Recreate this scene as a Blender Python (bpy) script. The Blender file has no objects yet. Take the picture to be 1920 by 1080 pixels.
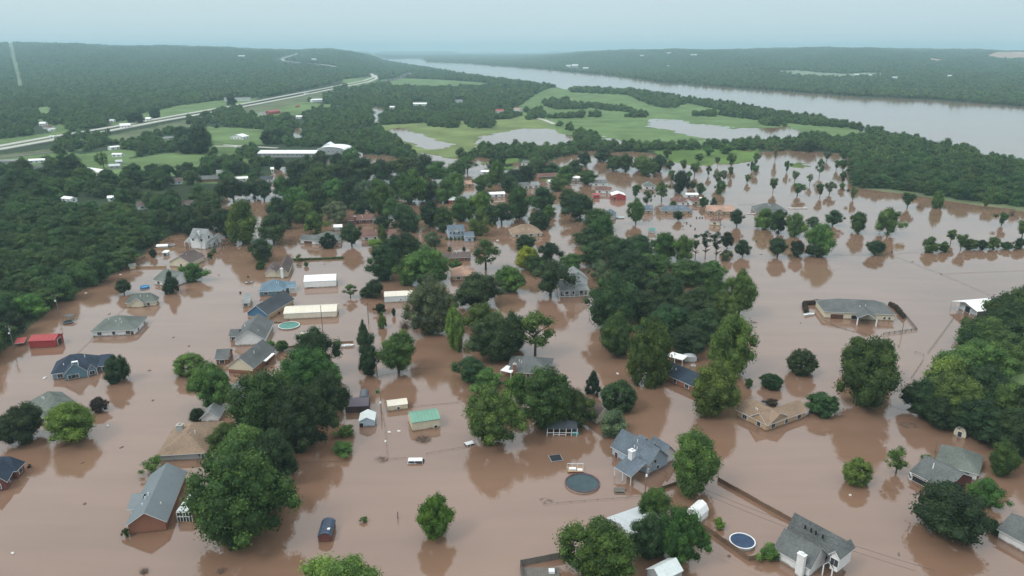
import bpy, math, random
import numpy as np
from mathutils import Vector

# ------------------------------------------------------------------ camera, sky, sun, exposure
S = bpy.context.scene
COL = S.collection
R = math.radians
F = 1371.0                      # focal length in photograph pixels (1920 wide)
PITCH = R(18.1)                 # camera looks this far below the horizon
CAM_H = 100.0                   # metres above the flood water
rnd = random.Random(7)

cam = bpy.data.objects.new('camera', bpy.data.cameras.new('camera'))
COL.objects.link(cam)
cam.data.sensor_width = 36.0
cam.data.lens = 36.0 * F / 1920.0
cam.data.clip_start = 1.0
cam.data.clip_end = 60000.0
cam.location = (0, 0, CAM_H)
cam.rotation_euler = (R(90) - PITCH, 0, 0)
S.camera = cam

world = bpy.data.worlds.new('World')
S.world = world
world.use_nodes = True
wn, wl = world.node_tree.nodes, world.node_tree.links
wn.clear()
w_out = wn.new('ShaderNodeOutputWorld')
w_bg = wn.new('ShaderNodeBackground')
w_sky = wn.new('ShaderNodeTexSky')
w_sky.sky_type = 'NISHITA'
w_sky.sun_disc = False
w_sky.sun_elevation = R(48)
w_sky.sun_rotation = R(-60)
w_sky.air_density = 1.0
w_sky.dust_density = 4.0
w_sky.ozone_density = 1.0
# an even veil of cloud over the clear sky: brighter overhead, blue-grey low down
w_tc = wn.new('ShaderNodeTexCoord')
w_sep = wn.new('ShaderNodeSeparateXYZ')
w_ramp = wn.new('ShaderNodeValToRGB')
w_ramp.color_ramp.elements[0].position = 0.0
w_ramp.color_ramp.elements[0].color = (4.9, 6.1, 6.6, 1)
w_ramp.color_ramp.elements[1].position = 0.9
w_ramp.color_ramp.elements[1].color = (12.5, 12.7, 12.8, 1)
e = w_ramp.color_ramp.elements.new(0.25)
e.color = (5.8, 7.2, 7.8, 1)
w_no = wn.new('ShaderNodeTexNoise')
w_no.inputs['Scale'].default_value = 1.6
w_no.inputs['Detail'].default_value = 4
w_mr = wn.new('ShaderNodeMapRange')
w_mr.inputs['To Min'].default_value = 0.95
w_mr.inputs['To Max'].default_value = 1.05
w_mul = wn.new('ShaderNodeMix'); w_mul.data_type = 'RGBA'; w_mul.blend_type = 'MULTIPLY'
w_mul.inputs[0].default_value = 1.0
w_mix = wn.new('ShaderNodeMix'); w_mix.data_type = 'RGBA'
w_mix.inputs[0].default_value = 0.9
wl.new(w_tc.outputs['Generated'], w_sep.inputs[0])
wl.new(w_sep.outputs['Z'], w_ramp.inputs[0])
wl.new(w_tc.outputs['Generated'], w_no.inputs['Vector'])
wl.new(w_no.outputs[0], w_mr.inputs[0])
wl.new(w_ramp.outputs[0], w_mul.inputs[6])
wl.new(w_mr.outputs[0], w_mul.inputs[7])
wl.new(w_sky.outputs[0], w_mix.inputs[6])
wl.new(w_mul.outputs[2], w_mix.inputs[7])
wl.new(w_mix.outputs[2], w_bg.inputs['Color'])
w_bg.inputs['Strength'].default_value = 0.1
wl.new(w_bg.outputs[0], w_out.inputs['Surface'])

sun = bpy.data.objects.new('sun', bpy.data.lights.new('sun', 'SUN'))
COL.objects.link(sun)
sun.data.energy = 1.3
sun.data.angle = R(16)
sun.data.color = (1.0, 0.96, 0.9)
sun.rotation_euler = (R(42), 0, R(-60))

S.view_settings.view_transform = 'Standard'
S.view_settings.look = 'None'
S.view_settings.gamma = 1.0
S.view_settings.exposure = 0.3
S.view_settings.use_curve_mapping = False
S.render.engine = 'CYCLES'
S.cycles.max_bounces = 5
S.cycles.diffuse_bounces = 2
S.cycles.glossy_bounces = 3
S.cycles.transmission_bounces = 2
S.cycles.volume_bounces = 2
S.cycles.transparent_max_bounces = 6
S.cycles.caustics_reflective = False
S.cycles.caustics_refractive = False
S.cycles.use_denoising = True

# ------------------------------------------------------------------ survey helpers: place things on the ground plane
CP, SP = math.cos(PITCH), math.sin(PITCH)
def P(px, py, z=0.0):
    """Ground position (at height z) seen at survey point px, py."""
    a, b = (px - 960.0) / F, (540.0 - py) / F
    d = Vector((a, CP + b * SP, -SP + b * CP))
    t = (z - CAM_H) / d.z
    return Vector((d.x * t, d.y * t, z))
def ppm(p):
    """survey pixels per metre at a point"""
    return F / (p.y * CP + (CAM_H - p.z) * SP)
def dep(py):
    return PITCH + math.atan((py - 540.0) / F)

# ------------------------------------------------------------------ materials
MATS = {}
def nt(name):
    m = bpy.data.materials.new(name)
    m.use_nodes = True
    return m, m.node_tree.nodes, m.node_tree.links, m.node_tree.nodes['Principled BSDF']
def mat(name, col, rough=0.8, var=0.16, scale=0.7, spec=0.3, streak=0.0, bump=0.0, metal=0.0, fine=6.0, stain=False):
    """plain weathered surface: two scales of noise over a base colour"""
    if name in MATS: return MATS[name]
    m, n, l, b = nt(name)
    b.inputs['Roughness'].default_value = rough
    b.inputs['Metallic'].default_value = metal
    b.inputs['Specular IOR Level'].default_value = spec
    tc = n.new('ShaderNodeTexCoord')
    a = n.new('ShaderNodeTexNoise'); a.inputs['Scale'].default_value = scale; a.inputs['Detail'].default_value = 5
    c = n.new('ShaderNodeTexNoise'); c.inputs['Scale'].default_value = scale * fine; c.inputs['Detail'].default_value = 3
    mp = n.new('ShaderNodeMapping'); mp.inputs['Scale'].default_value = (1, 1, 1 if not streak else streak)
    l.new(tc.outputs['Object'], mp.inputs[0]); l.new(mp.outputs[0], a.inputs['Vector']); l.new(tc.outputs['Object'], c.inputs['Vector'])
    ad = n.new('ShaderNodeMath'); ad.operation = 'ADD'
    l.new(a.outputs[0], ad.inputs[0]); l.new(c.outputs[0], ad.inputs[1])
    r = n.new('ShaderNodeMapRange'); r.inputs['From Min'].default_value = 0.6; r.inputs['From Max'].default_value = 1.4
    r.inputs['To Min'].default_value = 1 - var; r.inputs['To Max'].default_value = 1 + var
    l.new(ad.outputs[0], r.inputs[0])
    mx = n.new('ShaderNodeMix'); mx.data_type = 'RGBA'; mx.blend_type = 'MULTIPLY'; mx.inputs[0].default_value = 1
    mx.inputs[6].default_value = (*col, 1)
    l.new(r.outputs[0], mx.inputs[7]); l.new(mx.outputs[2], b.inputs['Base Color'])
    if stain:   # mud line just above the flood
        g = n.new('ShaderNodeNewGeometry'); sz = n.new('ShaderNodeSeparateXYZ'); l.new(g.outputs['Position'], sz.inputs[0])
        nn = n.new('ShaderNodeTexNoise'); nn.inputs['Scale'].default_value = 1.1; l.new(g.outputs['Position'], nn.inputs['Vector'])
        q = n.new('ShaderNodeMath'); q.operation = 'MULTIPLY_ADD'; q.inputs[1].default_value = -.8; l.new(nn.outputs[0], q.inputs[0]); l.new(sz.outputs['Z'], q.inputs[2])
        k = n.new('ShaderNodeMapRange'); k.inputs['From Min'].default_value = -.25; k.inputs['From Max'].default_value = .15
        k.inputs['To Min'].default_value = .8; k.inputs['To Max'].default_value = 0; l.new(q.outputs[0], k.inputs[0])
        m2 = n.new('ShaderNodeMix'); m2.data_type = 'RGBA'; m2.inputs[7].default_value = (.13, .075, .045, 1)
        l.new(k.outputs[0], m2.inputs[0]); l.new(mx.outputs[2], m2.inputs[6]); l.new(m2.outputs[2], b.inputs['Base Color'])
    if bump:
        bp = n.new('ShaderNodeBump'); bp.inputs['Strength'].default_value = bump; bp.inputs['Distance'].default_value = 0.05
        l.new(c.outputs[0], bp.inputs['Height']); l.new(bp.outputs[0], b.inputs['Normal'])
    MATS[name] = m
    return m
def shingle(name, col):
    return mat('shingle_' + name, col, 0.9, 0.42, 0.22, 0.2, bump=0.6, fine=12.0)
def metal(name, col):
    return mat('metal_' + name, col, 0.5, 0.12, 0.25, 0.4, fine=8.0, stain=True)
def siding(name, col):
    return mat('siding_' + name, col, 0.75, 0.14, 0.4, 0.3, stain=True)
SH = {k: shingle(k, v) for k, v in dict(
    grey=(.115, .125, .125), green_grey=(.125, .145, .13), navy=(.035, .05, .075), tan=(.24, .175, .125), brown=(.11, .085, .08),
    blue=(.12, .185, .235), slate=(.06, .07, .08), light=(.22, .235, .235), pink=(.36, .23, .175), bluegrey=(.115, .145, .175),
    redbrown=(.15, .085, .07), teal=(.10, .27, .235)).items()}
ME = {k: metal(k, v) for k, v in dict(
    white=(.78, .80, .79), cream=(.66, .62, .52), red=(.34, .045, .05), green=(.16, .33, .25), silver=(.48, .52, .54),
    darkgrey=(.10, .11, .13), purple=(.10, .085, .11), weathered=(.15, .18, .195), blue=(.05, .07, .11), pale=(.60, .66, .66)).items()}
SI = {k: siding(k, v) for k, v in dict(
    white=(.70, .72, .72), cream=(.60, .55, .42), blue=(.17, .27, .36), royal=(.06, .15, .26), palegrey=(.50, .55, .57), tan=(.42, .31, .20),
    brick=(.25, .115, .075), darkbrick=(.14, .05, .045), teal=(.12, .22, .28), paleblue=(.36, .46, .56), red=(.30, .04, .04), grey=(.33, .35, .35)).items()}
M_TRIM = mat('white_trim', (.74, .76, .77), .6, .06)
M_GLASS = mat('window_glass', (.03, .04, .05), .12, .3, spec=.6)
M_DOOR = mat('brown_door', (.10, .045, .03), .6)
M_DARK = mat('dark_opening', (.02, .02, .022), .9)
M_WOOD = mat('weathered_wood', (.17, .115, .08), .9, .25, 1.2)
M_FRESH = mat('tan_wood', (.36, .24, .14), .9, .2, 1.2)
M_GREYWOOD = mat('grey_wood', (.15, .14, .125), .9, .25, 1.2)
M_BARK = mat('bark', (.075, .06, .048), .95, .3, 2.0)
M_POLE = mat('pole_wood', (.20, .17, .14), .9, .2, 2.0)
M_CONC = mat('concrete', (.42, .41, .38), .9, .12, .05)
M_PIPE = mat('galvanised_steel', (.30, .31, .31), .5, .1)
M_BLACK = mat('black_mat', (.018, .022, .028), .7, .2)
M_TEALP = mat('green_water', (.06, .21, .16), .15, .2, 0.6)
M_COVER = mat('pool_cover', (.035, .065, .075), .35, .35, 0.5)
M_COVERB = mat('blue_pool_cover', (.02, .045, .10), .35, .35, 0.5)
M_CAR = mat('white_car_paint', (.72, .74, .75), .3, .04)
M_LAMP = mat('white_plastic', (.75, .75, .75), .5, .04)
M_BLUEP = mat('blue_plastic', (.05, .22, .42), .4, .1)
M_BRUSH = mat('dead_brush', (.15, .11, .09), .95, .3, 2.0)
M_BOARD = mat('brown_siding', (.085, .06, .06), .9, .3, 1.0, streak=.2)

# foliage: colour of the tree (object colour) times leaf-to-leaf variation
def foliage():
    m, n, l, b = nt('foliage')
    oi = n.new('ShaderNodeObjectInfo')
    at = n.new('ShaderNodeVertexColor'); at.layer_name = 'tint'
    mx = n.new('ShaderNodeMix'); mx.data_type = 'RGBA'; mx.blend_type = 'MULTIPLY'; mx.inputs[0].default_value = 1
    l.new(oi.outputs['Color'], mx.inputs[6]); l.new(at.outputs[0], mx.inputs[7])
    hs = n.new('ShaderNodeHueSaturation')
    r1 = n.new('ShaderNodeMapRange'); r1.inputs['To Min'].default_value = .478; r1.inputs['To Max'].default_value = .524
    r2 = n.new('ShaderNodeMapRange'); r2.inputs['To Min'].default_value = .72; r2.inputs['To Max'].default_value = 1.5
    mu = n.new('ShaderNodeMath'); mu.operation = 'MULTIPLY'; mu.inputs[1].default_value = 7.31
    fr = n.new('ShaderNodeMath'); fr.operation = 'FRACT'
    l.new(oi.outputs['Random'], r1.inputs[0]); l.new(oi.outputs['Random'], mu.inputs[0]); l.new(mu.outputs[0], fr.inputs[0]); l.new(fr.outputs[0], r2.inputs[0])
    l.new(r1.outputs[0], hs.inputs['Hue']); l.new(r2.outputs[0], hs.inputs['Value']); l.new(mx.outputs[2], hs.inputs['Color'])
    l.new(hs.outputs[0], b.inputs['Base Color'])
    b.inputs['Roughness'].default_value = .65; b.inputs['Specular IOR Level'].default_value = .25
    tr = n.new('ShaderNodeBsdfTranslucent'); ms = n.new('ShaderNodeMixShader'); ms.inputs[0].default_value = .25
    l.new(hs.outputs[0], tr.inputs[0]); l.new(b.outputs[0], ms.inputs[1]); l.new(tr.outputs[0], ms.inputs[2])
    l.new(ms.outputs[0], n['Material Output'].inputs[0])
    return m
M_LEAF = foliage()

# ------------------------------------------------------------------ object helpers
REFS = []                       # (px, py, phrase) of things trees can be described by
def link(o, parent=None):
    COL.objects.link(o)
    if parent: o.parent = parent
    return o
def tag(o, label=None, cat=None, group=None, kind=None):
    if label: o['label'] = label
    if cat: o['category'] = cat
    if group: o['group'] = group
    if kind: o['kind'] = kind
    return o
def empty(name, loc, label, cat, group=None):
    o = bpy.data.objects.new(name, None)
    o.empty_display_size = 0.5
    o.location = loc
    link(o)
    return tag(o, label, cat, group)
class MB:
    """collects polygons; build() links them as ONE mesh object"""
    def __init__(s): s.v, s.f, s.m = [], [], []
    def poly(s, pts, mi=0):
        k = len(s.v); s.v += [tuple(p) for p in pts]; s.f.append(tuple(range(k, k + len(pts)))); s.m.append(mi)
    def hexa(s, c, mi=0):
        """c: 8 corners, bottom four then top four, same winding"""
        k = len(s.v); s.v += [tuple(p) for p in c]
        for q in ((3, 2, 1, 0), (4, 5, 6, 7), (0, 1, 5, 4), (1, 2, 6, 5), (2, 3, 7, 6), (3, 0, 4, 7)):
            s.f.append(tuple(k + i for i in q)); s.m.append(mi)
    def box(s, x0, x1, y0, y1, z0, z1, mi=0):
        s.hexa([(x0, y0, z0), (x1, y0, z0), (x1, y1, z0), (x0, y1, z0), (x0, y0, z1), (x1, y0, z1), (x1, y1, z1), (x0, y1, z1)], mi)
    def obox(s, c, u, w, d, z0, z1, mi=0):
        """box centred on c (xy), along unit vector u, size w x d"""
        n = Vector((-u.y, u.x, 0)); c = Vector((c[0], c[1], 0)); u = Vector((u.x, u.y, 0))
        q = [c - u * w / 2 - n * d / 2, c + u * w / 2 - n * d / 2, c + u * w / 2 + n * d / 2, c - u * w / 2 + n * d / 2]
        s.hexa([p + Vector((0, 0, z0)) for p in q] + [p + Vector((0, 0, z1)) for p in q], mi)
    def bar(s, a, b, r=0.05, n=6, r2=None, mi=0):
        a, b = Vector(a), Vector(b); d = (b - a).normalized()
        x = d.orthogonal().normalized(); y = d.cross(x); r2 = r if r2 is None else r2
        k = len(s.v)
        for c, rr in ((a, r), (b, r2)):
            for i in range(n):
                t = 2 * math.pi * i / n
                s.v.append(tuple(c + x * math.cos(t) * rr + y * math.sin(t) * rr))
        for i in range(n):
            j = (i + 1) % n
            s.f.append((k + i, k + j, k + n + j, k + n + i)); s.m.append(mi)
        s.f.append(tuple(k + n - 1 - i for i in range(n))); s.f.append(tuple(k + n + i for i in range(n))); s.m += [mi, mi]
    def disc(s, c, r, z, n=24, ry=None, mi=0):
        ry = ry or r
        s.poly([(c[0] + r * math.cos(2 * math.pi * i / n), c[1] + ry * math.sin(2 * math.pi * i / n), z) for i in range(n)], mi)
    def ring(s, c, r0, r1, z0, z1, n=28, mi=0):
        k = len(s.v)
        for r, z in ((r0, z0), (r1, z0), (r1, z1), (r0, z1)):
            for i in range(n):
                t = 2 * math.pi * i / n
                s.v.append((c[0] + r * math.cos(t), c[1] + r * math.sin(t), z))
        for j in range(4):
            for i in range(n):
                i2 = (i + 1) % n; j2 = (j + 1) % 4
                s.f.append((k + j * n + i, k + j * n + i2, k + j2 * n + i2, k + j2 * n + i)); s.m.append(mi)
    def build(s, name, mats, parent=None, loc=None, origin=None):
        me = bpy.data.meshes.new(name)
        if loc == 'local': o3 = Vector((0, 0, 0))
        elif origin is not None: o3 = origin
        elif parent is None: o3 = Vector((0, 0, 0))
        else: o3 = parent.location if parent.parent is None else parent.parent.location
        me.from_pydata([(x - o3[0], y - o3[1], z - o3[2]) for x, y, z in s.v], [], s.f)
        for m in (mats if isinstance(mats, (list, tuple)) else [mats]): me.materials.append(m)
        if any(s.m): me.polygons.foreach_set('material_index', s.m)
        o = bpy.data.objects.new(name, me)
        if parent is None: o.location = o3
        return link(o, parent)
# ------------------------------------------------------------------ water, terrain, roads
def in_poly(x, y, poly):
    r = np.zeros(x.shape, bool)
    n = len(poly)
    for i in range(n):
        x1, y1 = poly[i]; x2, y2 = poly[(i + 1) % n]
        if y1 == y2: continue
        c = ((y1 > y) != (y2 > y)) & (x < (x2 - x1) * (y - y1) / (y2 - y1) + x1)
        r ^= c
    return r
def sdist(x, y, poly, ys=3.0):
    """signed distance (positive inside) to a polygon on the survey, y stretched"""
    d = np.full(x.shape, 1e9); yy = y * ys
    n = len(poly)
    for i in range(n):
        x1, y1 = poly[i]; x2, y2 = poly[(i + 1) % n]
        y1, y2 = y1 * ys, y2 * ys
        dx, dy = x2 - x1, y2 - y1
        t = np.clip(((x - x1) * dx + (yy - y1) * dy) / (dx * dx + dy * dy + 1e-9), 0, 1)
        d = np.minimum(d, np.hypot(x - x1 - t * dx, yy - y1 - t * dy))
    return np.where(in_poly(x, y, poly), d, -d)
LAND1 = [(-900, 900), (-60, 690), (0, 668), (30, 640), (62, 612), (100, 575), (150, 545), (205, 522), (245, 494), (290, 462), (345, 430),
         (410, 402), (430, 350), (500, 335), (520, 318), (560, 306), (640, 296), (700, 290), (790, 306), (840, 300), (900, 296), (960, 305),
         (1000, 318), (1040, 300), (1060, 289), (1110, 283), (1200, 286), (1290, 286), (1400, 284), (1460, 284), (1520, 284), (1590, 290),
         (1598, 350), (1640, 358), (1700, 364), (1800, 380), (1920, 396), (2900, 500), (2900, 400), (1920, 308), (1840, 298), (1822, 284),
         (1747, 274), (1700, 260), (1647, 250), (1615, 243), (1575, 234), (1540, 226), (1490, 218), (1440, 210), (1370, 196), (1277, 186), (1185, 171), (1070, 167), (960, 153), (880, 141), (800, 127), (745, 118),
         (712, 113.5), (700, 106), (690, 60), (-900, 60)]
LAND2 = [(2900, 250), (1920, 201), (1750, 188), (1600, 182), (1440, 170), (1250, 157), (1160, 144), (1000, 129), (870, 119.5), (800, 117),
         (790, 110.5), (720, 110), (700, 106), (690, 60), (2900, 60)]
LANDS = [LAND1, LAND2,
         [(1225, 282), (1300, 280), (1425, 284), (1415, 303), (1380, 308), (1290, 308), (1240, 299)],
         [(1480, 306), (1500, 307), (1515, 312), (1482, 314)],
         [(1700, 770), (1725, 738), (1795, 668), (1812, 640), (1870, 590), (1920, 560), (2500, 560), (2500, 1100), (1920, 862), (1850, 815), (1760, 790)],
         [(905, 305), (960, 300), (970, 318), (920, 322)], [(1010, 325), (1040, 328), (1036, 340), (1012, 338)],
         [(750, 560), (806, 566), (800, 622), (758, 628)][:0]]
LANDS = [p for p in LANDS if p]
PONDS = [[(728, 245), (746, 239), (765, 244), (790, 251), (800, 257), (820, 264), (850, 271), (838, 276), (800, 280), (775, 270), (745, 257)],
         [(888, 272), (905, 257), (940, 247), (990, 241), (1040, 244), (1080, 262), (1087, 270), (1050, 276), (1000, 282), (920, 282), (892, 279)],
         [(1208, 223), (1260, 225), (1300, 233), (1380, 241), (1480, 239), (1502, 249), (1490, 266), (1440, 268), (1380, 267), (1330, 264), (1280, 251), (1220, 237)],
         [(792, 288), (830, 293), (862, 304), (800, 306), (780, 298)], [(1130, 255), (1160, 262), (1185, 268), (1178, 275), (1135, 272)],
         [(700, 199), (714, 202), (724, 210), (708, 220), (714, 236), (700, 240), (702, 222)], [(793, 209), (842, 206), (838, 213), (800, 215)],
         [(548, 243), (562, 241), (570, 264), (550, 266)], [(862, 100.4), (1020, 100.4), (1000, 102), (870, 101.8)],
         [(1100, 250), (1120, 254), (1100, 258)]]
GRASS = [([(205, 234), (250, 218), (330, 200), (400, 190), (485, 184), (470, 194), (420, 203), (330, 220), (240, 238)], 0),
         ([(-400, 300), (0, 263), (100, 250), (105, 262), (0, 279), (-400, 330)], 0),
         ([(90, 240), (120, 233), (128, 250), (100, 258)], 0), ([(70, 202), (92, 200), (95, 215), (72, 218)], 0),
         ([(0, 292), (100, 280), (250, 246), (300, 238), (300, 246), (240, 262), (100, 290), (0, 300)], 2),
         ([(150, 292), (230, 280), (262, 288), (240, 300), (320, 288), (405, 288), (372, 332), (250, 334), (155, 335)], 0),
         ([(710, 151), (760, 147), (830, 150), (928, 157), (900, 166), (800, 168), (738, 166)], 0),
         ([(972, 200), (1000, 180), (1030, 165), (1070, 166), (1185, 171), (1277, 186), (1370, 195), (1440, 210), (1540, 226), (1615, 243), (1660, 254), (1600, 262), (1500, 266),
           (1300, 276), (1210, 284), (1100, 270), (1060, 258), (1010, 225), (972, 216)], 0),
         ([(704, 236), (800, 231), (960, 224), (1000, 212), (1060, 255), (1085, 278), (900, 290), (880, 288), (850, 300), (800, 300), (760, 280)], 1),
         ([(470, 205), (560, 190), (632, 198), (560, 216), (480, 226)], 0), ([(378, 238), (500, 244), (500, 272), (400, 278)], 0),
         ([(640, 152), (700, 147), (715, 160), (655, 164)], 0),
         ([(412, 290), (440, 285), (438, 300), (400, 305)], 2),
         ([(1225, 276), (1300, 274), (1425, 278), (1420, 306), (1380, 312), (1290, 312), (1235, 300)], 3),
         ([(1475, 300), (1520, 303), (1520, 316), (1475, 316)], 3),
         ([(1618, 352), (1700, 360), (1800, 375), (1940, 393), (2100, 408), (2100, 420), (1920, 398), (1700, 366), (1618, 360)], 2),
         ([(300, 236), (420, 211), (480, 199), (560, 183), (650, 165), (650, 173), (560, 194), (480, 213), (420, 224), (300, 252)], 2),
         ([(0, 300), (120, 285), (200, 300), (150, 330), (60, 335), (0, 330)], 6), ([(290, 262), (380, 262), (470, 276), (470, 292), (380, 284), (290, 280)], 6), ([(405, 285), (470, 290), (470, 320), (410, 318)], 6),
         ([(100, 262), (180, 252), (230, 262), (150, 285)], 6), ([(60, 218), (150, 215), (200, 236), (100, 250)], 6), ([(300, 370), (345, 375), (330, 400), (296, 395)], 6), ([(330, 330), (480, 325), (470, 345), (340, 348)], 6), ([(560, 240), (640, 236), (600, 262), (560, 262)], 6),
         ([(1895, 655), (2100, 600), (2100, 760), (1930, 745), (1880, 700)], 0),
         ([(900, 300), (975, 298), (975, 320), (910, 324)], 3), ([(1005, 322), (1045, 325), (1040, 342), (1008, 340)], 3),
         ([(1405, 138), (1500, 140), (1590, 144), (1650, 143), (1660, 147), (1600, 150), (1480, 145)], 4),
         ([(1846, 122), (1880, 117), (1960, 117), (1960, 127), (1850, 126)], 5), ([(1740, 126), (1775, 126), (1770, 130), (1742, 130)], 5)]
GCOL = [(.115, .178, .070), (.145, .190, .072), (.115, .14, .075), (.10, .165, .045), (.18, .23, .16), (.36, .25, .20), (.095, .15, .055)]
FLOOR = (.030, .048, .024)
HEDGE = R(18.1)
def yg(py):
    return CAM_H / np.tan(PITCH + np.arctan((py - 540.0) / F))
def hill(px, d):
    """height of the far hills over the plain, by bearing and distance"""
    def ss(x, a, b):
        t = np.clip((x - a) / (b - a), 0, 1); return t * t * (3 - 2 * t)
    sk = np.interp(px, [-900, 0, 120, 240, 380, 500, 560, 620, 660, 700, 760], [82, 84, 85, 88, 91, 94, 96, 95.5, 98.5, 105, 113])
    dr = 6000.0
    h1 = (CAM_H - (sk - 92) / F * dr) * ss(d, 1900, dr) * (1 - .8 * ss(d, dr, 14000)) * (1 - ss(px, 690, 770)) * np.interp(px, [560, 640, 720], [1, 1, .75])
    skr = np.interp(px, [960, 1040, 1100, 1200, 1350, 1500, 1620, 1750, 1920, 2900], [102, 101, 99, 96.5, 94.5, 93, 92, 95, 98, 97])
    h2 = (CAM_H - (skr - 92) / F * 6500.0) * ss(d, np.interp(px, [960, 1440, 1920], [4300, 2100, 1600]), 6500.0) * ss(px, 940, 1120) * (1 - .8 * ss(d, 6500, 14000))
    h3 = (CAM_H - 4.0 / F * 17000) * ss(d, 14500, 17000) * (1 - .6 * ss(d, 18000, 24000))
    nz = 5 * np.sin(px * .021 + d * .0011) + 4 * np.sin(px * .047 - d * .0023 + 1) + 3 * np.sin(px * .11 + d * .004)
    h = np.maximum(np.maximum(h1, h2), h3)
    return h + nz * np.clip(h / 60.0, 0, 1)
def land_z(px, py):
    """signed shore value: > 0 on land"""
    s = np.full(px.shape, -1e9)
    for p in LANDS: s = np.maximum(s, sdist(px, py, p))
    for p in PONDS: s = np.minimum(s, -sdist(px, py, p))
    return s
def grid_mesh(name, xs, ys):
    X, Y = np.meshgrid(xs, ys)
    yd = yg(Y)
    Z = yd * CP + CAM_H * SP
    wx = (X - 960) / F * Z
    s = land_z(X, Y)
    w = np.sin(wx * .061 + np.sin(yd * .05)) * np.cos(yd * .043) + .7 * np.sin(wx * .17 + 2 + np.sin(yd * .13)) * np.sin(yd * .11) + .5 * np.sin(wx * .4 + yd * .3) + .5 * np.sin(wx * .09 - yd * .21)
    h = np.clip((s + w * np.where(Y < 330, 5.5, 3.0)) / 14.0, -1, 1)
    z = np.where(h > 0, .12 + h * .7, h * 1.4 - .12) + np.where(h > 0, hill(X, yd) * np.clip(h, 0, 1), 0)
    col = np.empty(X.shape + (4,)); col[..., 3] = 1
    col[..., :3] = FLOOR
    for p, k in GRASS:
        m = in_poly(X, Y, p); col[m, :3] = GCOL[k]
    col[(h < .1) & (Y > 260), :3] = (.12, .09, .05)
    # power-line clearing climbing the left ridge
    t = (Y - 96) / 74.0
    m = (np.abs(X - (21 + 20 * t)) < 2.2 + 2 * t) & (t > 0) & (t < 1); col[m, :3] = (.16, .20, .12)
    v = np.stack([wx, yd, z], -1).reshape(-1, 3)
    nr, nc = X.shape
    i = np.arange(nr * nc).reshape(nr, nc)
    q = np.stack([i[:-1, :-1], i[1:, :-1], i[1:, 1:], i[:-1, 1:]], -1).reshape(-1, 4)
    me = bpy.data.meshes.new(name)
    me.vertices.add(len(v)); me.vertices.foreach_set('co', v.ravel())
    me.loops.add(q.size); me.loops.foreach_set('vertex_index', q.ravel())
    me.polygons.add(len(q)); me.polygons.foreach_set('loop_start', np.arange(0, q.size, 4)); me.polygons.foreach_set('loop_total', np.full(len(q), 4))
    a = me.color_attributes.new('land', 'FLOAT_COLOR', 'POINT'); a.data.foreach_set('color', col.ravel())
    me.update(); me.validate()
    me.polygons.foreach_set('use_smooth', np.ones(len(me.polygons), bool))
    return me
ys = np.concatenate([[99.2, 99.8, 100.4], np.arange(101, 130, .6), np.arange(130, 200, 1.0), np.arange(200, 420, 1.5), np.arange(420, 1000, 6), np.arange(1000, 1900, 40)])
xs = np.concatenate([np.arange(-900, -60, 24), np.arange(-60, 1990, 5), np.arange(1990, 2880, 24)])
me = grid_mesh('ground', xs, ys)
def ground_mat():
    m, n, l, b = nt('land_cover')
    b.inputs['Roughness'].default_value = .95; b.inputs['Specular IOR Level'].default_value = .1
    at = n.new('ShaderNodeVertexColor'); at.layer_name = 'land'
    g = n.new('ShaderNodeNewGeometry')
    a = n.new('ShaderNodeTexNoise'); a.inputs['Scale'].default_value = .02; a.inputs['Detail'].default_value = 8; a.inputs['Roughness'].default_value = .65
    l.new(g.outputs['Position'], a.inputs['Vector'])
    r = n.new('ShaderNodeMapRange'); r.inputs['From Min'].default_value = .3; r.inputs['From Max'].default_value = .7
    r.inputs['To Min'].default_value = .62; r.inputs['To Max'].default_value = 1.35
    l.new(a.outputs[0], r.inputs[0])
    mx = n.new('ShaderNodeMix'); mx.data_type = 'RGBA'; mx.blend_type = 'MULTIPLY'; mx.inputs[0].default_value = 1
    l.new(at.outputs[0], mx.inputs[6]); l.new(r.outputs[0], mx.inputs[7])
    l.new(mx.outputs[2], b.inputs['Base Color'])
    return m
me.materials.append(ground_mat())
tag(link(bpy.data.objects.new('ground', me)), 'low green land and wooded hills around the flood', None, None, 'structure')

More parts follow.
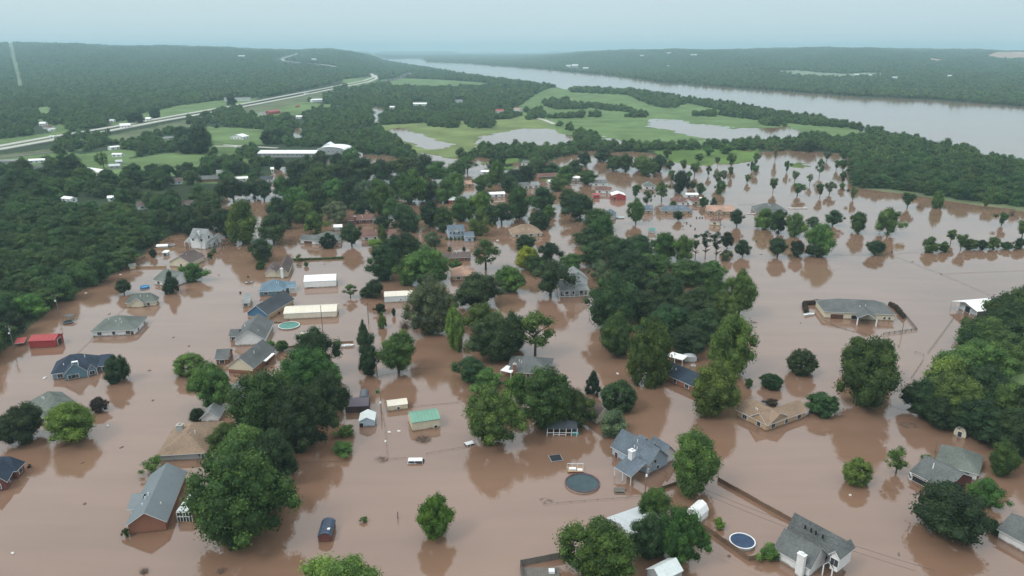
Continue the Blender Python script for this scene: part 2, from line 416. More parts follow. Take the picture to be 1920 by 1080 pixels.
def water_mat():
    m, n, l, b = nt('muddy_water')
    b.inputs['Roughness'].default_value = .045
    b.inputs['IOR'].default_value = 1.85
    b.inputs['Specular IOR Level'].default_value = .5
    g = n.new('ShaderNodeNewGeometry')
    a = n.new('ShaderNodeTexNoise'); a.inputs['Scale'].default_value = .012; a.inputs['Detail'].default_value = 5; a.inputs['Roughness'].default_value = .55
    l.new(g.outputs['Position'], a.inputs['Vector'])
    cr = n.new('ShaderNodeValToRGB')
    cr.color_ramp.elements[0].position = .3; cr.color_ramp.elements[0].color = (.190, .112, .074, 1)
    cr.color_ramp.elements[1].position = .7; cr.color_ramp.elements[1].color = (.232, .143, .100, 1)
    l.new(a.outputs[0], cr.inputs[0])
    # silt streaks drawn out along the current
    mp = n.new('ShaderNodeMapping'); mp.inputs['Rotation'].default_value = (0, 0, .6); mp.inputs['Scale'].default_value = (.012, .09, 1)
    s2 = n.new('ShaderNodeTexNoise'); s2.inputs['Scale'].default_value = 1.0; s2.inputs['Detail'].default_value = 6; s2.inputs['Distortion'].default_value = .6
    l.new(g.outputs['Position'], mp.inputs[0]); l.new(mp.outputs[0], s2.inputs['Vector'])
    sr = n.new('ShaderNodeMapRange'); sr.inputs['From Min'].default_value = .3; sr.inputs['From Max'].default_value = .7; sr.inputs['To Min'].default_value = .90; sr.inputs['To Max'].default_value = 1.10
    l.new(s2.outputs[0], sr.inputs[0])
    mw = n.new('ShaderNodeMix'); mw.data_type = 'RGBA'; mw.blend_type = 'MULTIPLY'; mw.inputs[0].default_value = 1
    l.new(cr.outputs[0], mw.inputs[6]); l.new(sr.outputs[0], mw.inputs[7]); l.new(mw.outputs[2], b.inputs['Base Color'])
    w = n.new('ShaderNodeTexNoise'); w.inputs['Scale'].default_value = .9; w.inputs['Detail'].default_value = 4
    w2 = n.new('ShaderNodeTexNoise'); w2.inputs['Scale'].default_value = .03; w2.inputs['Detail'].default_value = 2
    l.new(g.outputs['Position'], w.inputs['Vector']); l.new(g.outputs['Position'], w2.inputs['Vector'])
    st = n.new('ShaderNodeMapRange'); st.inputs['From Min'].default_value = .42; st.inputs['From Max'].default_value = .62
    st.inputs['To Min'].default_value = .05; st.inputs['To Max'].default_value = .16
    l.new(w2.outputs[0], st.inputs[0])
    # open water away from the sheltered streets is ruffled by wind
    sx = n.new('ShaderNodeSeparateXYZ'); l.new(g.outputs['Position'], sx.inputs[0])
    wr = n.new('ShaderNodeMapRange'); wr.inputs['From Min'].default_value = 360; wr.inputs['From Max'].default_value = 620
    wr.inputs['To Min'].default_value = 0; wr.inputs['To Max'].default_value = .03
    l.new(sx.outputs['Y'], wr.inputs[0])
    rg = n.new('ShaderNodeMapRange'); rg.inputs['From Min'].default_value = 360; rg.inputs['From Max'].default_value = 650
    rg.inputs['To Min'].default_value = .045; rg.inputs['To Max'].default_value = .10
    l.new(sx.outputs['Y'], rg.inputs[0]); l.new(rg.outputs[0], b.inputs['Roughness'])
    sm = n.new('ShaderNodeMath'); sm.operation = 'ADD'; l.new(st.outputs[0], sm.inputs[0]); l.new(wr.outputs[0], sm.inputs[1])
    bp = n.new('ShaderNodeBump'); bp.inputs['Distance'].default_value = .12
    l.new(sm.outputs[0], bp.inputs['Strength']); l.new(w.outputs[0], bp.inputs['Height']); l.new(bp.outputs[0], b.inputs['Normal'])
    return m
M_WATER = water_mat()
w = MB(); w.poly([(-30000, -300, 0), (30000, -300, 0), (30000, 19500, 0), (-30000, 19500, 0)])
tag(w.build('flood_water', M_WATER), 'muddy brown flood water and river', None, None, 'structure')

def gza(X, Y):
    s = land_z(X, Y)
    k = np.clip(s / 14, 0, 1)
    return np.where(s > 0, .12 + k * .7 + hill(X, yg(Y)) * k, 0.0)
def world_many(pts, dz=0.0):
    """survey points that look at sloping ground: follow each sight line until it meets the ground"""
    X = np.array([float(p[0]) for p in pts]); Y0 = np.array([float(p[1]) for p in pts]); Yf = Y0.copy()
    for _ in range(14):
        d = yg(Yf); h = gza(X, Yf)
        vy = 540 - F * ((h - CAM_H) * CP + d * SP) / (d * CP + (CAM_H - h) * SP)
        Yf = np.maximum(Yf + (Y0 - vy) * .7, 95.5)
    h = gza(X, Yf); out = []
    for x, y, z in zip(X, Yf, h):
        p = P(x, y, 0); p.z = z + dz; out.append(p)
    return out
def world_of(px, py, dz=0.0): return world_many([(px, py)], dz)[0]
def gz(px, py): return float(gza(np.array([float(px)]), np.array([float(py)]))[0])
RPTS = []
def ribbon(mb, pts, width, lift=.3, mi=0, sub=14, thick=.25):
    q = []
    for i in range(len(pts) - 1):
        for k in range(sub):
            t = k / sub
            q.append((pts[i][0] * (1 - t) + pts[i + 1][0] * t, pts[i][1] * (1 - t) + pts[i + 1][1] * t))
    q.append(pts[-1])
    w = world_many(q, lift)
    RPTS.append((np.array([(p.x, p.y) for p in w]), width))
    L, Rr = [], []
    for i, p in enumerate(w):
        d = (w[min(i + 1, len(w) - 1)] - w[max(i - 1, 0)]); d.z = 0; d.normalize()
        n = Vector((-d.y, d.x, 0)) * width / 2
        L.append(p + n); Rr.append(p - n)
    for i in range(len(w) - 1):
        dn = Vector((0, 0, -thick))
        mb.hexa([Rr[i] + dn, Rr[i + 1] + dn, L[i + 1] + dn, L[i] + dn, Rr[i], Rr[i + 1], L[i + 1], L[i]], mi)
    return w
HW = [(-120, 295), (0, 281), (100, 263), (200, 247), (300, 228), (420, 207), (480, 196), (560, 180.5), (620, 168), (655, 161), (690, 154), (706, 148), (704, 142), (682, 136)]
mb = MB(); ribbon(mb, HW, 11.5, .9, thick=1.0)
mb.build('highway', mat('pale_concrete', (.42, .42, .38), .9, .1, .03))
tag(bpy.data.objects['highway'], 'pale concrete carriageway nearer the town', None, None, 'structure')
mb = MB(); ribbon(mb, [(x - 6, y - (5.2 if x < 300 else 4.2 if x < 600 else 3)) for x, y in HW], 10.5, .9, thick=1.0)
tag(mb.build('highway', MATS['pale_concrete']), 'pale concrete carriageway farther from the town', None, None, 'structure')
mb = MB(); ribbon(mb, [(570, 99), (545, 106), (530, 111), (534, 115), (560, 118), (600, 121), (632, 126)], 16.0, 2.5)
tag(mb.build('road', mat('worn_road', (.30, .31, .30), .9)), 'far road climbing over the wooded ridge', None, None, 'structure')
mb = MB(); ribbon(mb, [(300, 275), (370, 274), (440, 275), (480, 283)], 5, .35); ribbon(mb, [(420, 272), (520, 278)], 5, .35)
tag(mb.build('road', MATS['pale_concrete']), 'lane between the long white building and the meadow', None, None, 'structure')
mb = MB(); ribbon(mb, [(1005, 222), (1020, 225), (1040, 233)], 7, .35)
tag(mb.build('track', MATS['pale_concrete']), 'pale farm track by the flooded field', None, None, 'structure')
mb = MB(); ribbon(mb, [(0, 297), (60, 290), (120, 283), (200, 268), (260, 258)], 7, .35)
tag(mb.build('road', mat('old_asphalt', (.12, .12, .115), .9)), 'grey service road below the highway', None, None, 'structure')
mb = MB(); ribbon(mb, [(700, 158), (740, 149), (765, 142), (768, 137)], 14, 1.5, thick=1.5)
tag(mb.build('railway', mat('rail_ballast', (.13, .11, .13), .9)), 'dark railway bank beyond the highway bend', None, None, 'structure')
# ------------------------------------------------------------------ tree shapes (unit crowns: radius 1, half height 1)
ICO = None
def ico():
    t = (1 + 5 ** .5) / 2
    v = np.array([(-1, t, 0), (1, t, 0), (-1, -t, 0), (1, -t, 0), (0, -1, t), (0, 1, t), (0, -1, -t), (0, 1, -t), (t, 0, -1), (t, 0, 1), (-t, 0, -1), (-t, 0, 1)])
    v = v / np.linalg.norm(v[0])
    f = np.array([(0, 11, 5), (0, 5, 1), (0, 1, 7), (0, 7, 10), (0, 10, 11), (1, 5, 9), (5, 11, 4), (11, 10, 2), (10, 7, 6), (7, 1, 8),
                  (3, 9, 4), (3, 4, 2), (3, 2, 6), (3, 6, 8), (3, 8, 9), (4, 9, 5), (2, 4, 11), (6, 2, 10), (8, 6, 7), (9, 8, 1)])
    return v, f
ICOV, ICOF = ico()
PROF = {  # radius against height (-1 .. 1)
    'broad': [(-1, .35), (-.7, .72), (-.3, .95), (.1, 1), (.5, .86), (.8, .58), (1, .25)],
    'round': [(-1, .55), (-.7, .86), (-.2, 1), (.3, .97), (.7, .72), (.92, .4), (1, .15)],
    'cone': [(-1, .75), (-.7, 1), (-.3, .88), (.1, .66), (.5, .42), (.8, .22), (1, .06)],
    'vase': [(-1, .16), (-.6, .4), (-.2, .72), (.2, .95), (.5, 1), (.8, .7), (1, .25)],
    'tall': [(-1, .6), (-.7, .86), (-.3, 1), (.2, .95), (.6, .75), (.85, .45), (1, .15)],
    'pine': [(-1, .15), (-.6, .5), (-.2, .7), (.2, .85), (.5, 1), (.8, .7), (1, .2)]}
def crown(name, prof, lobes, leaves, lsize, lobr, seed, irr=.2, core=.74, cut=.55, flat=1.0):
    g = np.random.default_rng(seed)
    pr = np.array(PROF[prof])
    # lobe centres through the outer shell of the crown, with a lopsided outline
    ph = g.uniform(0, 6.28, 5)
    def out(th): return 1 + irr * (np.sin(2 * th + ph[0]) * .45 + np.sin(3 * th + ph[1]) * .35 + np.sin(5 * th + ph[2]) * .3)
    C = []
    k = 0
    while len(C) < lobes and k < 20000:
        k += 1
        z = g.uniform(-1, 1); rr = np.interp(z, pr[:, 0], pr[:, 1])
        if g.random() > rr + .15: continue
        th = g.uniform(0, 6.283); u = g.uniform(cut, 1) if g.random() < .85 else g.uniform(0, cut)
        lr = lobr * g.uniform(.65, 1.3)
        r = max(0, rr * out(th) - lr * .8) * u
        zz = z * (1 - lr * .75)
        C.append((r * math.cos(th), r * math.sin(th), zz + irr * .18 * g.normal(), lr, g.uniform(.7, 1.35)))
    C = np.array(C)
    V, Fc, T = [], [], []
    if core:
        for c in C:
            n0 = sum(len(x) for x in V)
            jit = 1 + g.uniform(-.18, .12, (12, 1))
            V.append(ICOV * jit * c[3] * core * np.array([1, 1, flat]) + c[:3]); Fc.append(('t', ICOF + n0)); T.append(np.full(12, c[4] * .85))
    # leaves
    w = C[:, 3] ** 2; w = w / w.sum()
    li = g.choice(len(C), leaves, p=w)
    d = g.normal(size=(leaves, 3)); d[:, 2] += .35
    d /= np.linalg.norm(d, axis=1, keepdims=True)
    rad = C[li, 3] * g.uniform(.70, 1.16, leaves) * np.where(g.random(leaves) < .10, 1.25, 1)
    pos = C[li, :3] + d * rad[:, None] * np.array([1, 1, flat])
    nrm = d + g.normal(size=(leaves, 3)) * .55; nrm /= np.linalg.norm(nrm, axis=1, keepdims=True)
    a = np.cross(nrm, g.normal(size=(leaves, 3))); a /= np.linalg.norm(a, axis=1, keepdims=True)
    b = np.cross(nrm, a)
    s = lsize * g.uniform(.6, 1.4, (leaves, 1))
    q = np.stack([pos - a * s, pos - b * s * .6, pos + a * s, pos + b * s * .6], 1).reshape(-1, 3)
    n0 = sum(len(x) for x in V)
    V.append(q); Fc.append(('q', np.arange(leaves * 4).reshape(-1, 4) + n0))
    T.append(np.repeat(C[li, 4] * g.uniform(.6, 1.5, leaves), 4))
    V = np.concatenate(V); T = np.concatenate(T)
    loops = np.concatenate([f.ravel() for k_, f in Fc])
    tot = np.concatenate([np.full(len(f), 3 if k_ == 't' else 4) for k_, f in Fc])
    st = np.concatenate([[0], np.cumsum(tot)[:-1]])
    me = bpy.data.meshes.new(name)
    me.vertices.add(len(V)); me.vertices.foreach_set('co', V.ravel())
    me.loops.add(len(loops)); me.loops.foreach_set('vertex_index', loops)
    me.polygons.add(len(tot)); me.polygons.foreach_set('loop_start', st); me.polygons.foreach_set('loop_total', tot)
    col = me.color_attributes.new('tint', 'FLOAT_COLOR', 'POINT')
    y = np.clip((T - .9) * .25, -.1, .2)
    col.data.foreach_set('color', np.stack([T * (1 + y), T, T * (1 - y), np.ones(len(T))], 1).ravel())
    me.update(); me.materials.append(M_LEAF)
    return me
def trunk(name, seed, limbs=6, reach=.62, lift=.35):
    """unit trunk: z 0 is the water line, 1 the crown's centre; xy in crown radii"""
    g = random.Random(seed); m = MB()
    top = (g.uniform(-.05, .05), g.uniform(-.05, .05), .55)
    m.bar((0, 0, -.35), top, .075, 8, .05)
    m.bar(top, (top[0] + g.uniform(-.08, .08), top[1], 1.15), .05, 6, .015)
    for i in range(limbs):
        a = 6.283 * i / limbs + g.uniform(-.4, .4); z0 = g.uniform(.32, .8); rr = reach * g.uniform(.6, 1.1)
        p0 = (top[0] * z0, top[1] * z0, z0); p1 = (math.cos(a) * rr * .5, math.sin(a) * rr * .5, z0 + lift * .6); p2 = (math.cos(a) * rr, math.sin(a) * rr, z0 + lift * 1.1)
        m.bar(p0, p1, .036, 5, .022); m.bar(p1, p2, .022, 5, .008)
    me = bpy.data.meshes.new(name); me.from_pydata(m.v, [], m.f); me.materials.append(M_BARK)
    return me
def bare(name, seed, n=260):
    g = random.Random(seed); m = MB()
    for i in range(n):
        a = g.uniform(0, 6.283); e_ = g.uniform(.1, 1.3); r = g.uniform(.4, 1)
        s = (g.uniform(-.25, .25), g.uniform(-.25, .25), -.8)
        t = (s[0] + math.cos(a) * math.cos(e_) * r, s[1] + math.sin(a) * math.cos(e_) * r, -.8 + math.sin(e_) * r * 1.7)
        m.bar(s, t, .012, 3, .004)
    me = bpy.data.meshes.new(name); me.from_pydata(m.v, [], m.f); me.materials.append(M_BRUSH)
    return me
CR = {}
def fam(key, n, *a, **k):
    CR[key] = [crown('crown', *a, seed=hash_(key) + i * 17, **k) for i in range(n)]
def hash_(s): return sum(ord(c) * (i + 3) for i, c in enumerate(s))
#        key    n  profile lobes leaves size lobe radius
fam('B', 4, 'broad', 110, 21000, .029, .225, irr=.42)
fam('b', 6, 'broad', 50, 7500, .042, .29, irr=.50)
fam('f', 3, 'broad', 20, 800, .10, .42, irr=.4)
fam('R', 2, 'round', 110, 12000, .034, .21, irr=.10, cut=.8)
fam('T', 3, 'tall', 90, 13000, .033, .23, irr=.22)
fam('c', 2, 'cone', 60, 5000, .040, .24, irr=.16, cut=.7)
fam('o', 5, 'vase', 22, 1700, .070, .30, irr=.4, core=.75)
fam('p', 3, 'pine', 22, 1800, .055, .26, irr=.35, core=.55, flat=.55)
fam('q', 3, 'broad', 26, 2600, .050, .27, irr=.5, core=.6, cut=.75)     # open crown with gaps
fam('x', 3, 'broad', 7, 110, .20, .55, irr=.35, core=.9)                 # far
TR = {'t': [trunk('trunk', i, 6) for i in range(4)], 'p': [trunk('trunk', 20 + i, 9, .8, .12) for i in range(2)],
      'o': [trunk('trunk', 40 + i, 5, .7, .5) for i in range(3)]}
BARE = [bare('bare_twigs', 3)]
FOL = dict(b=(.055, .108, .026), d=(.028, .058, .021), l=(.095, .18, .030), g=(.080, .118, .062), i=(.115, .20, .03), c=(.022, .050, .022), r=(.030, .070, .022),
           n=(.045, .035, .028), y=(.18, .27, .025), m=(.076, .145, .030))
#  kind -> crown family, colour, trunk family, share of the height that is crown (0 = foliage down to the water)
KIND = {'b': ('b', 'b', 't', 0), 'B': ('B', 'b', 't', 0), 'D': ('B', 'd', 't', 0), 'd': ('b', 'd', 't', 0), 'l': ('b', 'l', 't', 0), 'L': ('B', 'l', 't', 0),
        'M': ('B', 'm', 't', 0), 'I': ('T', 'i', 't', 0), 'm': ('b', 'm', 't', 0), 'G': ('B', 'g', 't', 0),
        'g': ('b', 'g', 't', 0), 'r': ('R', 'r', 't', 0), 'R': ('R', 'm', 't', 0), 'k': ('R', 'd', 't', 0), 'c': ('c', 'c', 't', 0), 'C': ('T', 'd', 't', 0),
        'T': ('T', 'm', 't', 0), 't': ('q', 'b', 't', .8), 'u': ('b', 'd', 't', .88), 'U': ('B', 'b', 't', .88), 'o': ('o', 'b', 'o', .84), 'O': ('o', 'g', 'o', .80), 'p': ('p', 'c', 'p', .62),
        'y': ('b', 'y', 't', 0), 's': ('b', 'b', None, 0), 'S': ('b', 'd', None, 0), 'n': ('b', 'n', None, 0), 'h': ('b', 'l', None, 0), 'v': ('q', 'b', None, 0), 'z': ('c', 'l', None, 0)}
LOOK = dict(b='leafy green tree', B='large leafy green tree', D='large dark green tree', d='dark green tree', l='light green tree', L='broad light green tree',
            M='broad fresh green tree', I='bright fresh green tree', m='fresh green tree', G='large grey-green tree', g='pale grey-green tree', r='neat rounded green tree', R='neat rounded bright green tree',
            k='dense dark rounded tree', c='dark pointed evergreen', C='huge dark evergreen', T='tall full green tree', t='open-branched tree with bare trunk',
            u='dark tree with trunk showing', U='leafy tree with trunk showing', o='small vase-shaped tree', O='small thin grey-green tree', p='tall thin pine', y='yellow-green tree',
            s='low green shrub', S='low dark shrub', n='dark reddish shrub', h='low light green shrub', v='sparse shrub poking from the water', z='pointed light green shrub')
TREES = []
PROTO = {}
def tree_obj(kind, vi, loc, r, a, hc, yaw, tint):
    fk, ck, tk, share = KIND[kind]
    root = bpy.data.objects.new('shrub' if tk is None else 'tree', None)
    root.empty_display_size = .5
    root.location = loc; root.rotation_euler = (0, 0, yaw)
    link(root)
    c = bpy.data.objects.new('crown' if tk else 'foliage', CR[fk][vi % len(CR[fk])])
    c.color = (*[x * t_ for x, t_ in zip(FOL[ck], tint)], 1)
    c.scale = (r, r, a); c.location = (0, 0, hc); link(c, root)
    if tk:
        t = bpy.data.objects.new('trunk', TR[tk][vi % len(TR[tk])])
        t.scale = (r, r, hc) if tk != 'p' else (r * .9, r * .9, hc); link(t, root)
    return root
def tree(cx, yt, yb, w, kind, base=None, label=None, ground=0.0):
    """crown seen between rows yt and yb, w wide, centred on column cx"""
    share = KIND[kind][3]
    ym = (yt + yb) / 2.0
    if share:
        g = P(cx, yb - 1, ground); s = ppm(g); th = dep(yb)
        H = max((yb - yt) / s / math.cos(th), 2.0)
        r = w / 2 / s
        a = max(H * share / 2, r * .45); hc = H - a
        hc = max(hc, a * .9)
    else:
        hc = 4.0
        for _ in range(5):
            c = P(cx, ym, hc + ground); s = ppm(c); th = dep(ym)
            r = w / 2 / s; v = (yb - yt) / 2 / s
            a = math.sqrt(max(v * v - (r * math.sin(th)) ** 2, (.38 * r) ** 2)) / math.cos(th)
            a = min(a, r * 2.2)
            hc = a * .97
        g = Vector((c.x, c.y, ground))
    rr = random.Random(int(cx * 7 + yt * 13))
    tint = [rr.uniform(.85, 1.18)] * 3; tint[0] *= rr.uniform(.9, 1.12)
    o = tree_obj(kind, rr.randrange(60), g, r * 1.03, a * 1.03, hc, rr.uniform(0, 6.28), tint)
    TREES.append([o, kind, cx, (yt + yb) / 2, w, label])
    return o
TL = """
217 664 718 50 C|184 744 773 37 n|38 759 834 86 D|130 752 831 102 L|354 661 706 62 R|397 681 768 78 B|369 764 790 30 S|288 855 890 46 v|236 990 1007 14 s
592 617 706 82 D|575 655 750 98 B|612 700 790 72 D|500 697 825 132 B|563 725 850 108 D|425 792 860 76 B|455 800 900 112 B|512 805 905 90 D|442 850 1031 176 B|498 880 965 80 D
648 796 820 36 s|643 827 854 46 s|683 968 980 15 s|815 925 1011 68 I|637 1040 1180 176 M|506 639 652 22 h|528 637 659 28 s
680 598 634 22 c|684 620 664 44 d|690 650 705 42 D|749 630 700 78 U|712 569 590 20 d|716 584 615 21 z|738 578 593 9 S
808 525 628 92 G|853 568 662 42 T|905 568 640 70 m|930 590 680 96 D|882 668 720 66 D|912 690 735 70 b|922 727 838 106 B|1003 590 668 82 t|960 590 660 60 D
1030 690 802 126 B|1082 735 802 66 B|975 700 760 60 m|1112 690 742 34 c|1161 712 773 68 k|1150 767 818 60 g|1158 592 668 82 B|1221 594 724 90 T|1370 588 706 90 T|1341 681 784 100 M|1404 708 728 18 s
1302 812 928 106 B|1125 970 1094 150 M|1225 916 990 72 B|1278 955 1060 86 B|1222 965 1048 84 D|1349 970 992 22 h|1443 1020 1055 46 m
1609 858 910 57 R|1679 843 889 45 t|1738 851 864 24 v|1883 830 893 62 B|1850 893 950 66 m|1788 900 1016 146 C|1872 983 1006 26 S
1504 653 703 58 k|1630 636 768 124 B|1610 631 700 56 b|1656 640 715 56 b|1447 699 730 45 r|1543 734 781 61 r|1447 746 762 26 n
1850 598 665 110 B|1885 566 625 80 D|1910 560 620 60 B|1830 635 715 110 B|1778 665 745 96 m|1735 715 785 80 D|1790 705 795 100 B|1850 690 770 96 D|1900 720 800 90 B|1835 745 825 110 D|1905 770 850 90 D|1765 745 805 80 D|1880 640 700 70 B|1960 600 700 100 B|1970 700 830 120 D|1990 820 900 90 B
1449 336 362 19 o|1495 344 368 30 o|1518 328 348 14 O|1537 345 371 19 o|1555 342 365 24 O|1580 322 344 18 o|1579 344 357 15 o|1598 352 376 19 o|1701 363 391 27 o|1759 355 391 22 T|1847 372 393 16 o|1877 400 424 23 o|1915 415 450 30 o|1667 391 441 46 b|1610 396 437 34 b|1561 395 424 32 u|1640 452 479 40 u
1745 444 473 34 b|1782 433 458 24 o|1801 440 470 22 o|1770 453 473 22 b|1820 448 469 27 b|1842 450 469 26 d|1864 445 468 28 b|1888 453 468 24 b|1911 446 467 22 d
1433 390 430 36 b|1461 394 438 38 b|1492 400 444 40 b|1525 405 430 26 g|1540 417 480 54 b|1457 447 483 40 u|1496 452 482 34 d|1533 455 482 46 d
974 348 412 54 b|1015 350 392 48 d|1066 352 392 50 b|1012 393 430 44 k|1030 384 408 28 l|1088 365 415 62 d|1118 388 432 72 b|1128 402 460 50 b|1103 424 463 60 d|1192 377 421 34 U|1191 347 374 24 o|1213 357 387 22 t|1240 341 378 32 t|1276 320 363 36 d|1299 340 354 13 d|1314 343 363 20 b|1345 323 350 24 O|1350 338 364 22 b|1272 397 415 22 u|1320 369 387 18 r|1338 368 385 14 c|1262 376 386 12 s|1381 394 426 29 u|1392 451 483 30 u|1363 436 467 25 u|1361 468 489 24 g|1303 440 488 22 p|1322 434 486 27 p|1342 435 492 28 p
990 461 505 50 y|1003 478 516 42 b|1028 454 492 46 d|1072 474 512 46 b|1032 490 556 76 u|985 438 472 46 d|958 500 547 50 m
1128 487 530 44 g|1112 452 500 60 d|1150 442 490 56 b|1165 448 500 60 d|1200 438 482 66 d|1246 436 490 58 m|1281 442 492 46 m|1180 472 530 80 D|1228 476 525 76 b|1292 487 535 92 b|1335 488 528 58 b|1150 520 620 96 D|1188 500 570 76 D|1250 515 585 84 D|1212 548 610 84 D|1300 542 612 96 D|1340 522 590 62 B|1385 515 592 60 U|1352 545 608 66 B|1250 570 640 96 D|1318 580 645 84 D|1288 610 665 90 D
496 337 377 38 u|514 402 458 60 u|550 352 405 66 b|590 355 400 50 b|631 376 418 50 g|591 397 439 42 m|540 392 430 30 d|660 418 463 40 u|615 437 465 32 k|705 447 464 36 h|717 420 455 20 m|717 340 404 54 m|680 338 385 42 g|650 342 392 38 d|770 318 382 68 m|762 383 435 56 d|718 405 430 34 d|808 375 425 50 d|830 385 435 50 b|868 368 415 46 b|902 362 412 48 m|898 392 442 42 b|811 433 462 38 g|765 436 482 56 d|722 460 526 68 D|742 440 500 54 d|800 465 535 90 B|765 480 535 60 b|911 454 506 64 t|893 512 578 90 D|952 500 547 58 B|855 487 506 28 s|702 524 558 42 d|688 536 557 34 S|657 535 559 28 t|850 322 372 48 b|903 328 360 36 b|910 357 396 32 b|941 382 421 48 u|574 490 500 9 s|561 476 490 15 v|489 447 492 50 d|488 489 505 20 s
452 375 458 66 m|350 385 440 60 d|385 378 430 66 d|420 390 445 50 d|438 335 379 50 u|233 525 552 33 u|319 506 550 36 c|359 493 528 48 b|286 465 483 13 d|394 473 485 13 s|401 466 475 9 s
1102 318 346 40 b|1173 290 322 38 b|1213 298 330 40 b|1206 290 320 38 b|1235 291 323 34 d|1151 292 320 34 b|1132 275 302 40 d|1237 291 320 26 o|1256 302 322 17 o|1282 300 322 18 o|1310 290 308 24 o|1328 276 295 24 o|1360 272 291 40 o|1371 290 314 20 o|1328 312 331 12 o|1370 313 333 14 o|1357 320 342 18 O|1401 328 344 15 o|1409 305 323 14 o|1417 288 310 18 o|1416 312 329 16 o|1475 303 324 14 o|1490 322 342 17 O|1536 300 332 18 t|1568 301 320 16 o|1582 287 302 20 o|1580 300 322 18 o|1520 262 285 26 d|1453 270 302 14 O|1550 285 303 18 O|1302 308 330 24 o|1250 280 300 18 o|1345 296 312 12 O|1292 322 340 14 o|1260 320 338 16 o
1045 330 358 40 b|1010 300 330 44 d|1035 305 332 34 d|1078 300 325 38 d|1097 286 312 30 d|1060 310 345 38 m|985 310 345 44 d|960 318 350 50 d|925 320 345 40 b|800 330 378 46 d|835 335 380 44 b|876 295 325 44 t|858 300 335 40 b|935 295 320 38 d|955 330 360 44 D|920 385 420 36 d|930 300 345 30 b
560 300 345 60 d|600 305 350 60 b|640 300 345 56 d|676 295 340 60 d|715 300 345 60 d|755 295 330 54 b|795 290 330 52 d|820 303 340 50 b|580 330 372 60 b|625 335 378 54 b|665 330 375 56 d|705 335 375 52 b|745 330 372 44 d|555 330 370 44 d|600 355 400 44 d|565 372 418 50 b|520 370 420 40 d|530 330 372 34 b|675 372 412 44 d|735 372 412 44 b
195 285 318 24 t|250 305 332 30 d|290 308 345 44 d|130 295 345 60 D|100 310 350 70 D|40 320 370 60 D|155 315 350 54 b|375 235 290 50 d|340 235 268 40 d|475 335 372 44 d|440 300 330 40 d|415 298 320 30 d|350 305 335 40 d|290 202 222 20 k|250 212 232 40 d|434 178 200 22 d|345 262 290 36 d|366 258 288 34 d|500 245 272 30 d|520 240 268 40 d
600 283 312 38 d|632 286 314 36 d|575 290 312 28 b|500 292 312 24 b|522 296 318 26 d|655 280 315 40 b
"""
for t_ in TL.replace('\n', '|').split('|'):
    if t_.strip():
        a = t_.split(); tree(*[float(v) for v in a[:4]], a[4])
# tall hedge and bare brush
g = P(783, 612, 0)
root = empty('bare_thicket', g, 'leafless grey thicket beside the big grey-green tree', 'thicket')
for dx, dy, s_ in ((0, 0, 4.5), (-4.5, -2, 3.2), (3.5, -3.5, 3.4)):
    c = bpy.data.objects.new('twigs', BARE[0]); c.scale = (s_, s_, s_ * .8); c.location = (dx, dy, s_ * .6); c.rotation_euler.z = dx; link(c, root)
g = P(1897, 405, 0)
c = bpy.data.objects.new('dead_tree', BARE[0]); c.scale = (3, 3, 4); c.location = g + Vector((0, 0, 3)); link(c)
tag(c, 'leafless dead tree standing in open water at right', 'tree')
# ------------------------------------------------------------------ woods that read as one mass
KEEP = []           # (x0, x1, y0, y1) survey boxes that stay free of wood trees (far buildings fill this)
TREEZ = [[(1065, 166), (1185, 171), (1277, 186), (1370, 195), (1440, 210), (1540, 226), (1615, 243), (1660, 252), (1660, 257), (1600, 243), (1547, 239), (1517, 237), (1473, 231), (1472, 238),
          (1425, 238), (1423, 228), (1367, 220), (1358, 210), (1290, 194), (1265, 203), (1235, 203), (1200, 190), (1177, 179), (1070, 174)],
         [(1018, 192), (1062, 190), (1070, 198), (1105, 200), (1104, 206), (1040, 206), (1018, 198)], [(1105, 196), (1130, 200), (1180, 208), (1190, 212), (1150, 210), (1105, 203)],
         [(1040, 220), (1062, 218), (1094, 217), (1092, 222), (1050, 224), (1024, 223)], [(1110, 217), (1126, 215), (1124, 221), (1104, 221)],
         [(1172, 220), (1212, 213), (1214, 221), (1176, 222)], [(1298, 217), (1330, 214), (1345, 216), (1340, 220), (1298, 219)], [(1350, 214), (1368, 216), (1366, 219), (1350, 218)],
         [(1040, 232), (1072, 245), (1076, 252), (1060, 246)], [(1076, 250), (1112, 256), (1130, 266), (1120, 270), (1076, 262)],
         [(1078, 272), (1200, 277), (1300, 276), (1420, 275), (1520, 273), (1598, 269), (1602, 286), (1500, 283), (1330, 282), (1200, 284), (1110, 285), (1078, 284)],
         [(1500, 258), (1545, 258), (1550, 272), (1500, 272)],
         [(900, 280), (1080, 283), (1080, 292), (1000, 300), (900, 290)], [(712, 232), (790, 226), (800, 232), (712, 234)], [(795, 230), (860, 230), (858, 242), (810, 240)], [(875, 232), (925, 228), (925, 242), (880, 242)],
         [(985, 210), (1015, 208), (1025, 222), (990, 226)]]
CLEAR = [p for p, k in GRASS if k != 6] + [[(0, 296), (105, 290), (105, 300), (0, 310)], [(1850, 660), (2200, 640), (2200, 800), (1900, 760)]]
LWOOD = [(-200, 420), (60, 385), (200, 405), (275, 412), (345, 428), (292, 458), (247, 490), (207, 518), (152, 541), (100, 571), (62, 608), (32, 634), (0, 660), (-80, 700), (-200, 760)]
HWX = np.array([p[0] for p in HW[:-2]], float); HWY = np.array([p[1] for p in HW[:-2]], float)
def py_of(d): return 540 - F * np.tan(PITCH - np.arctan(CAM_H / d))
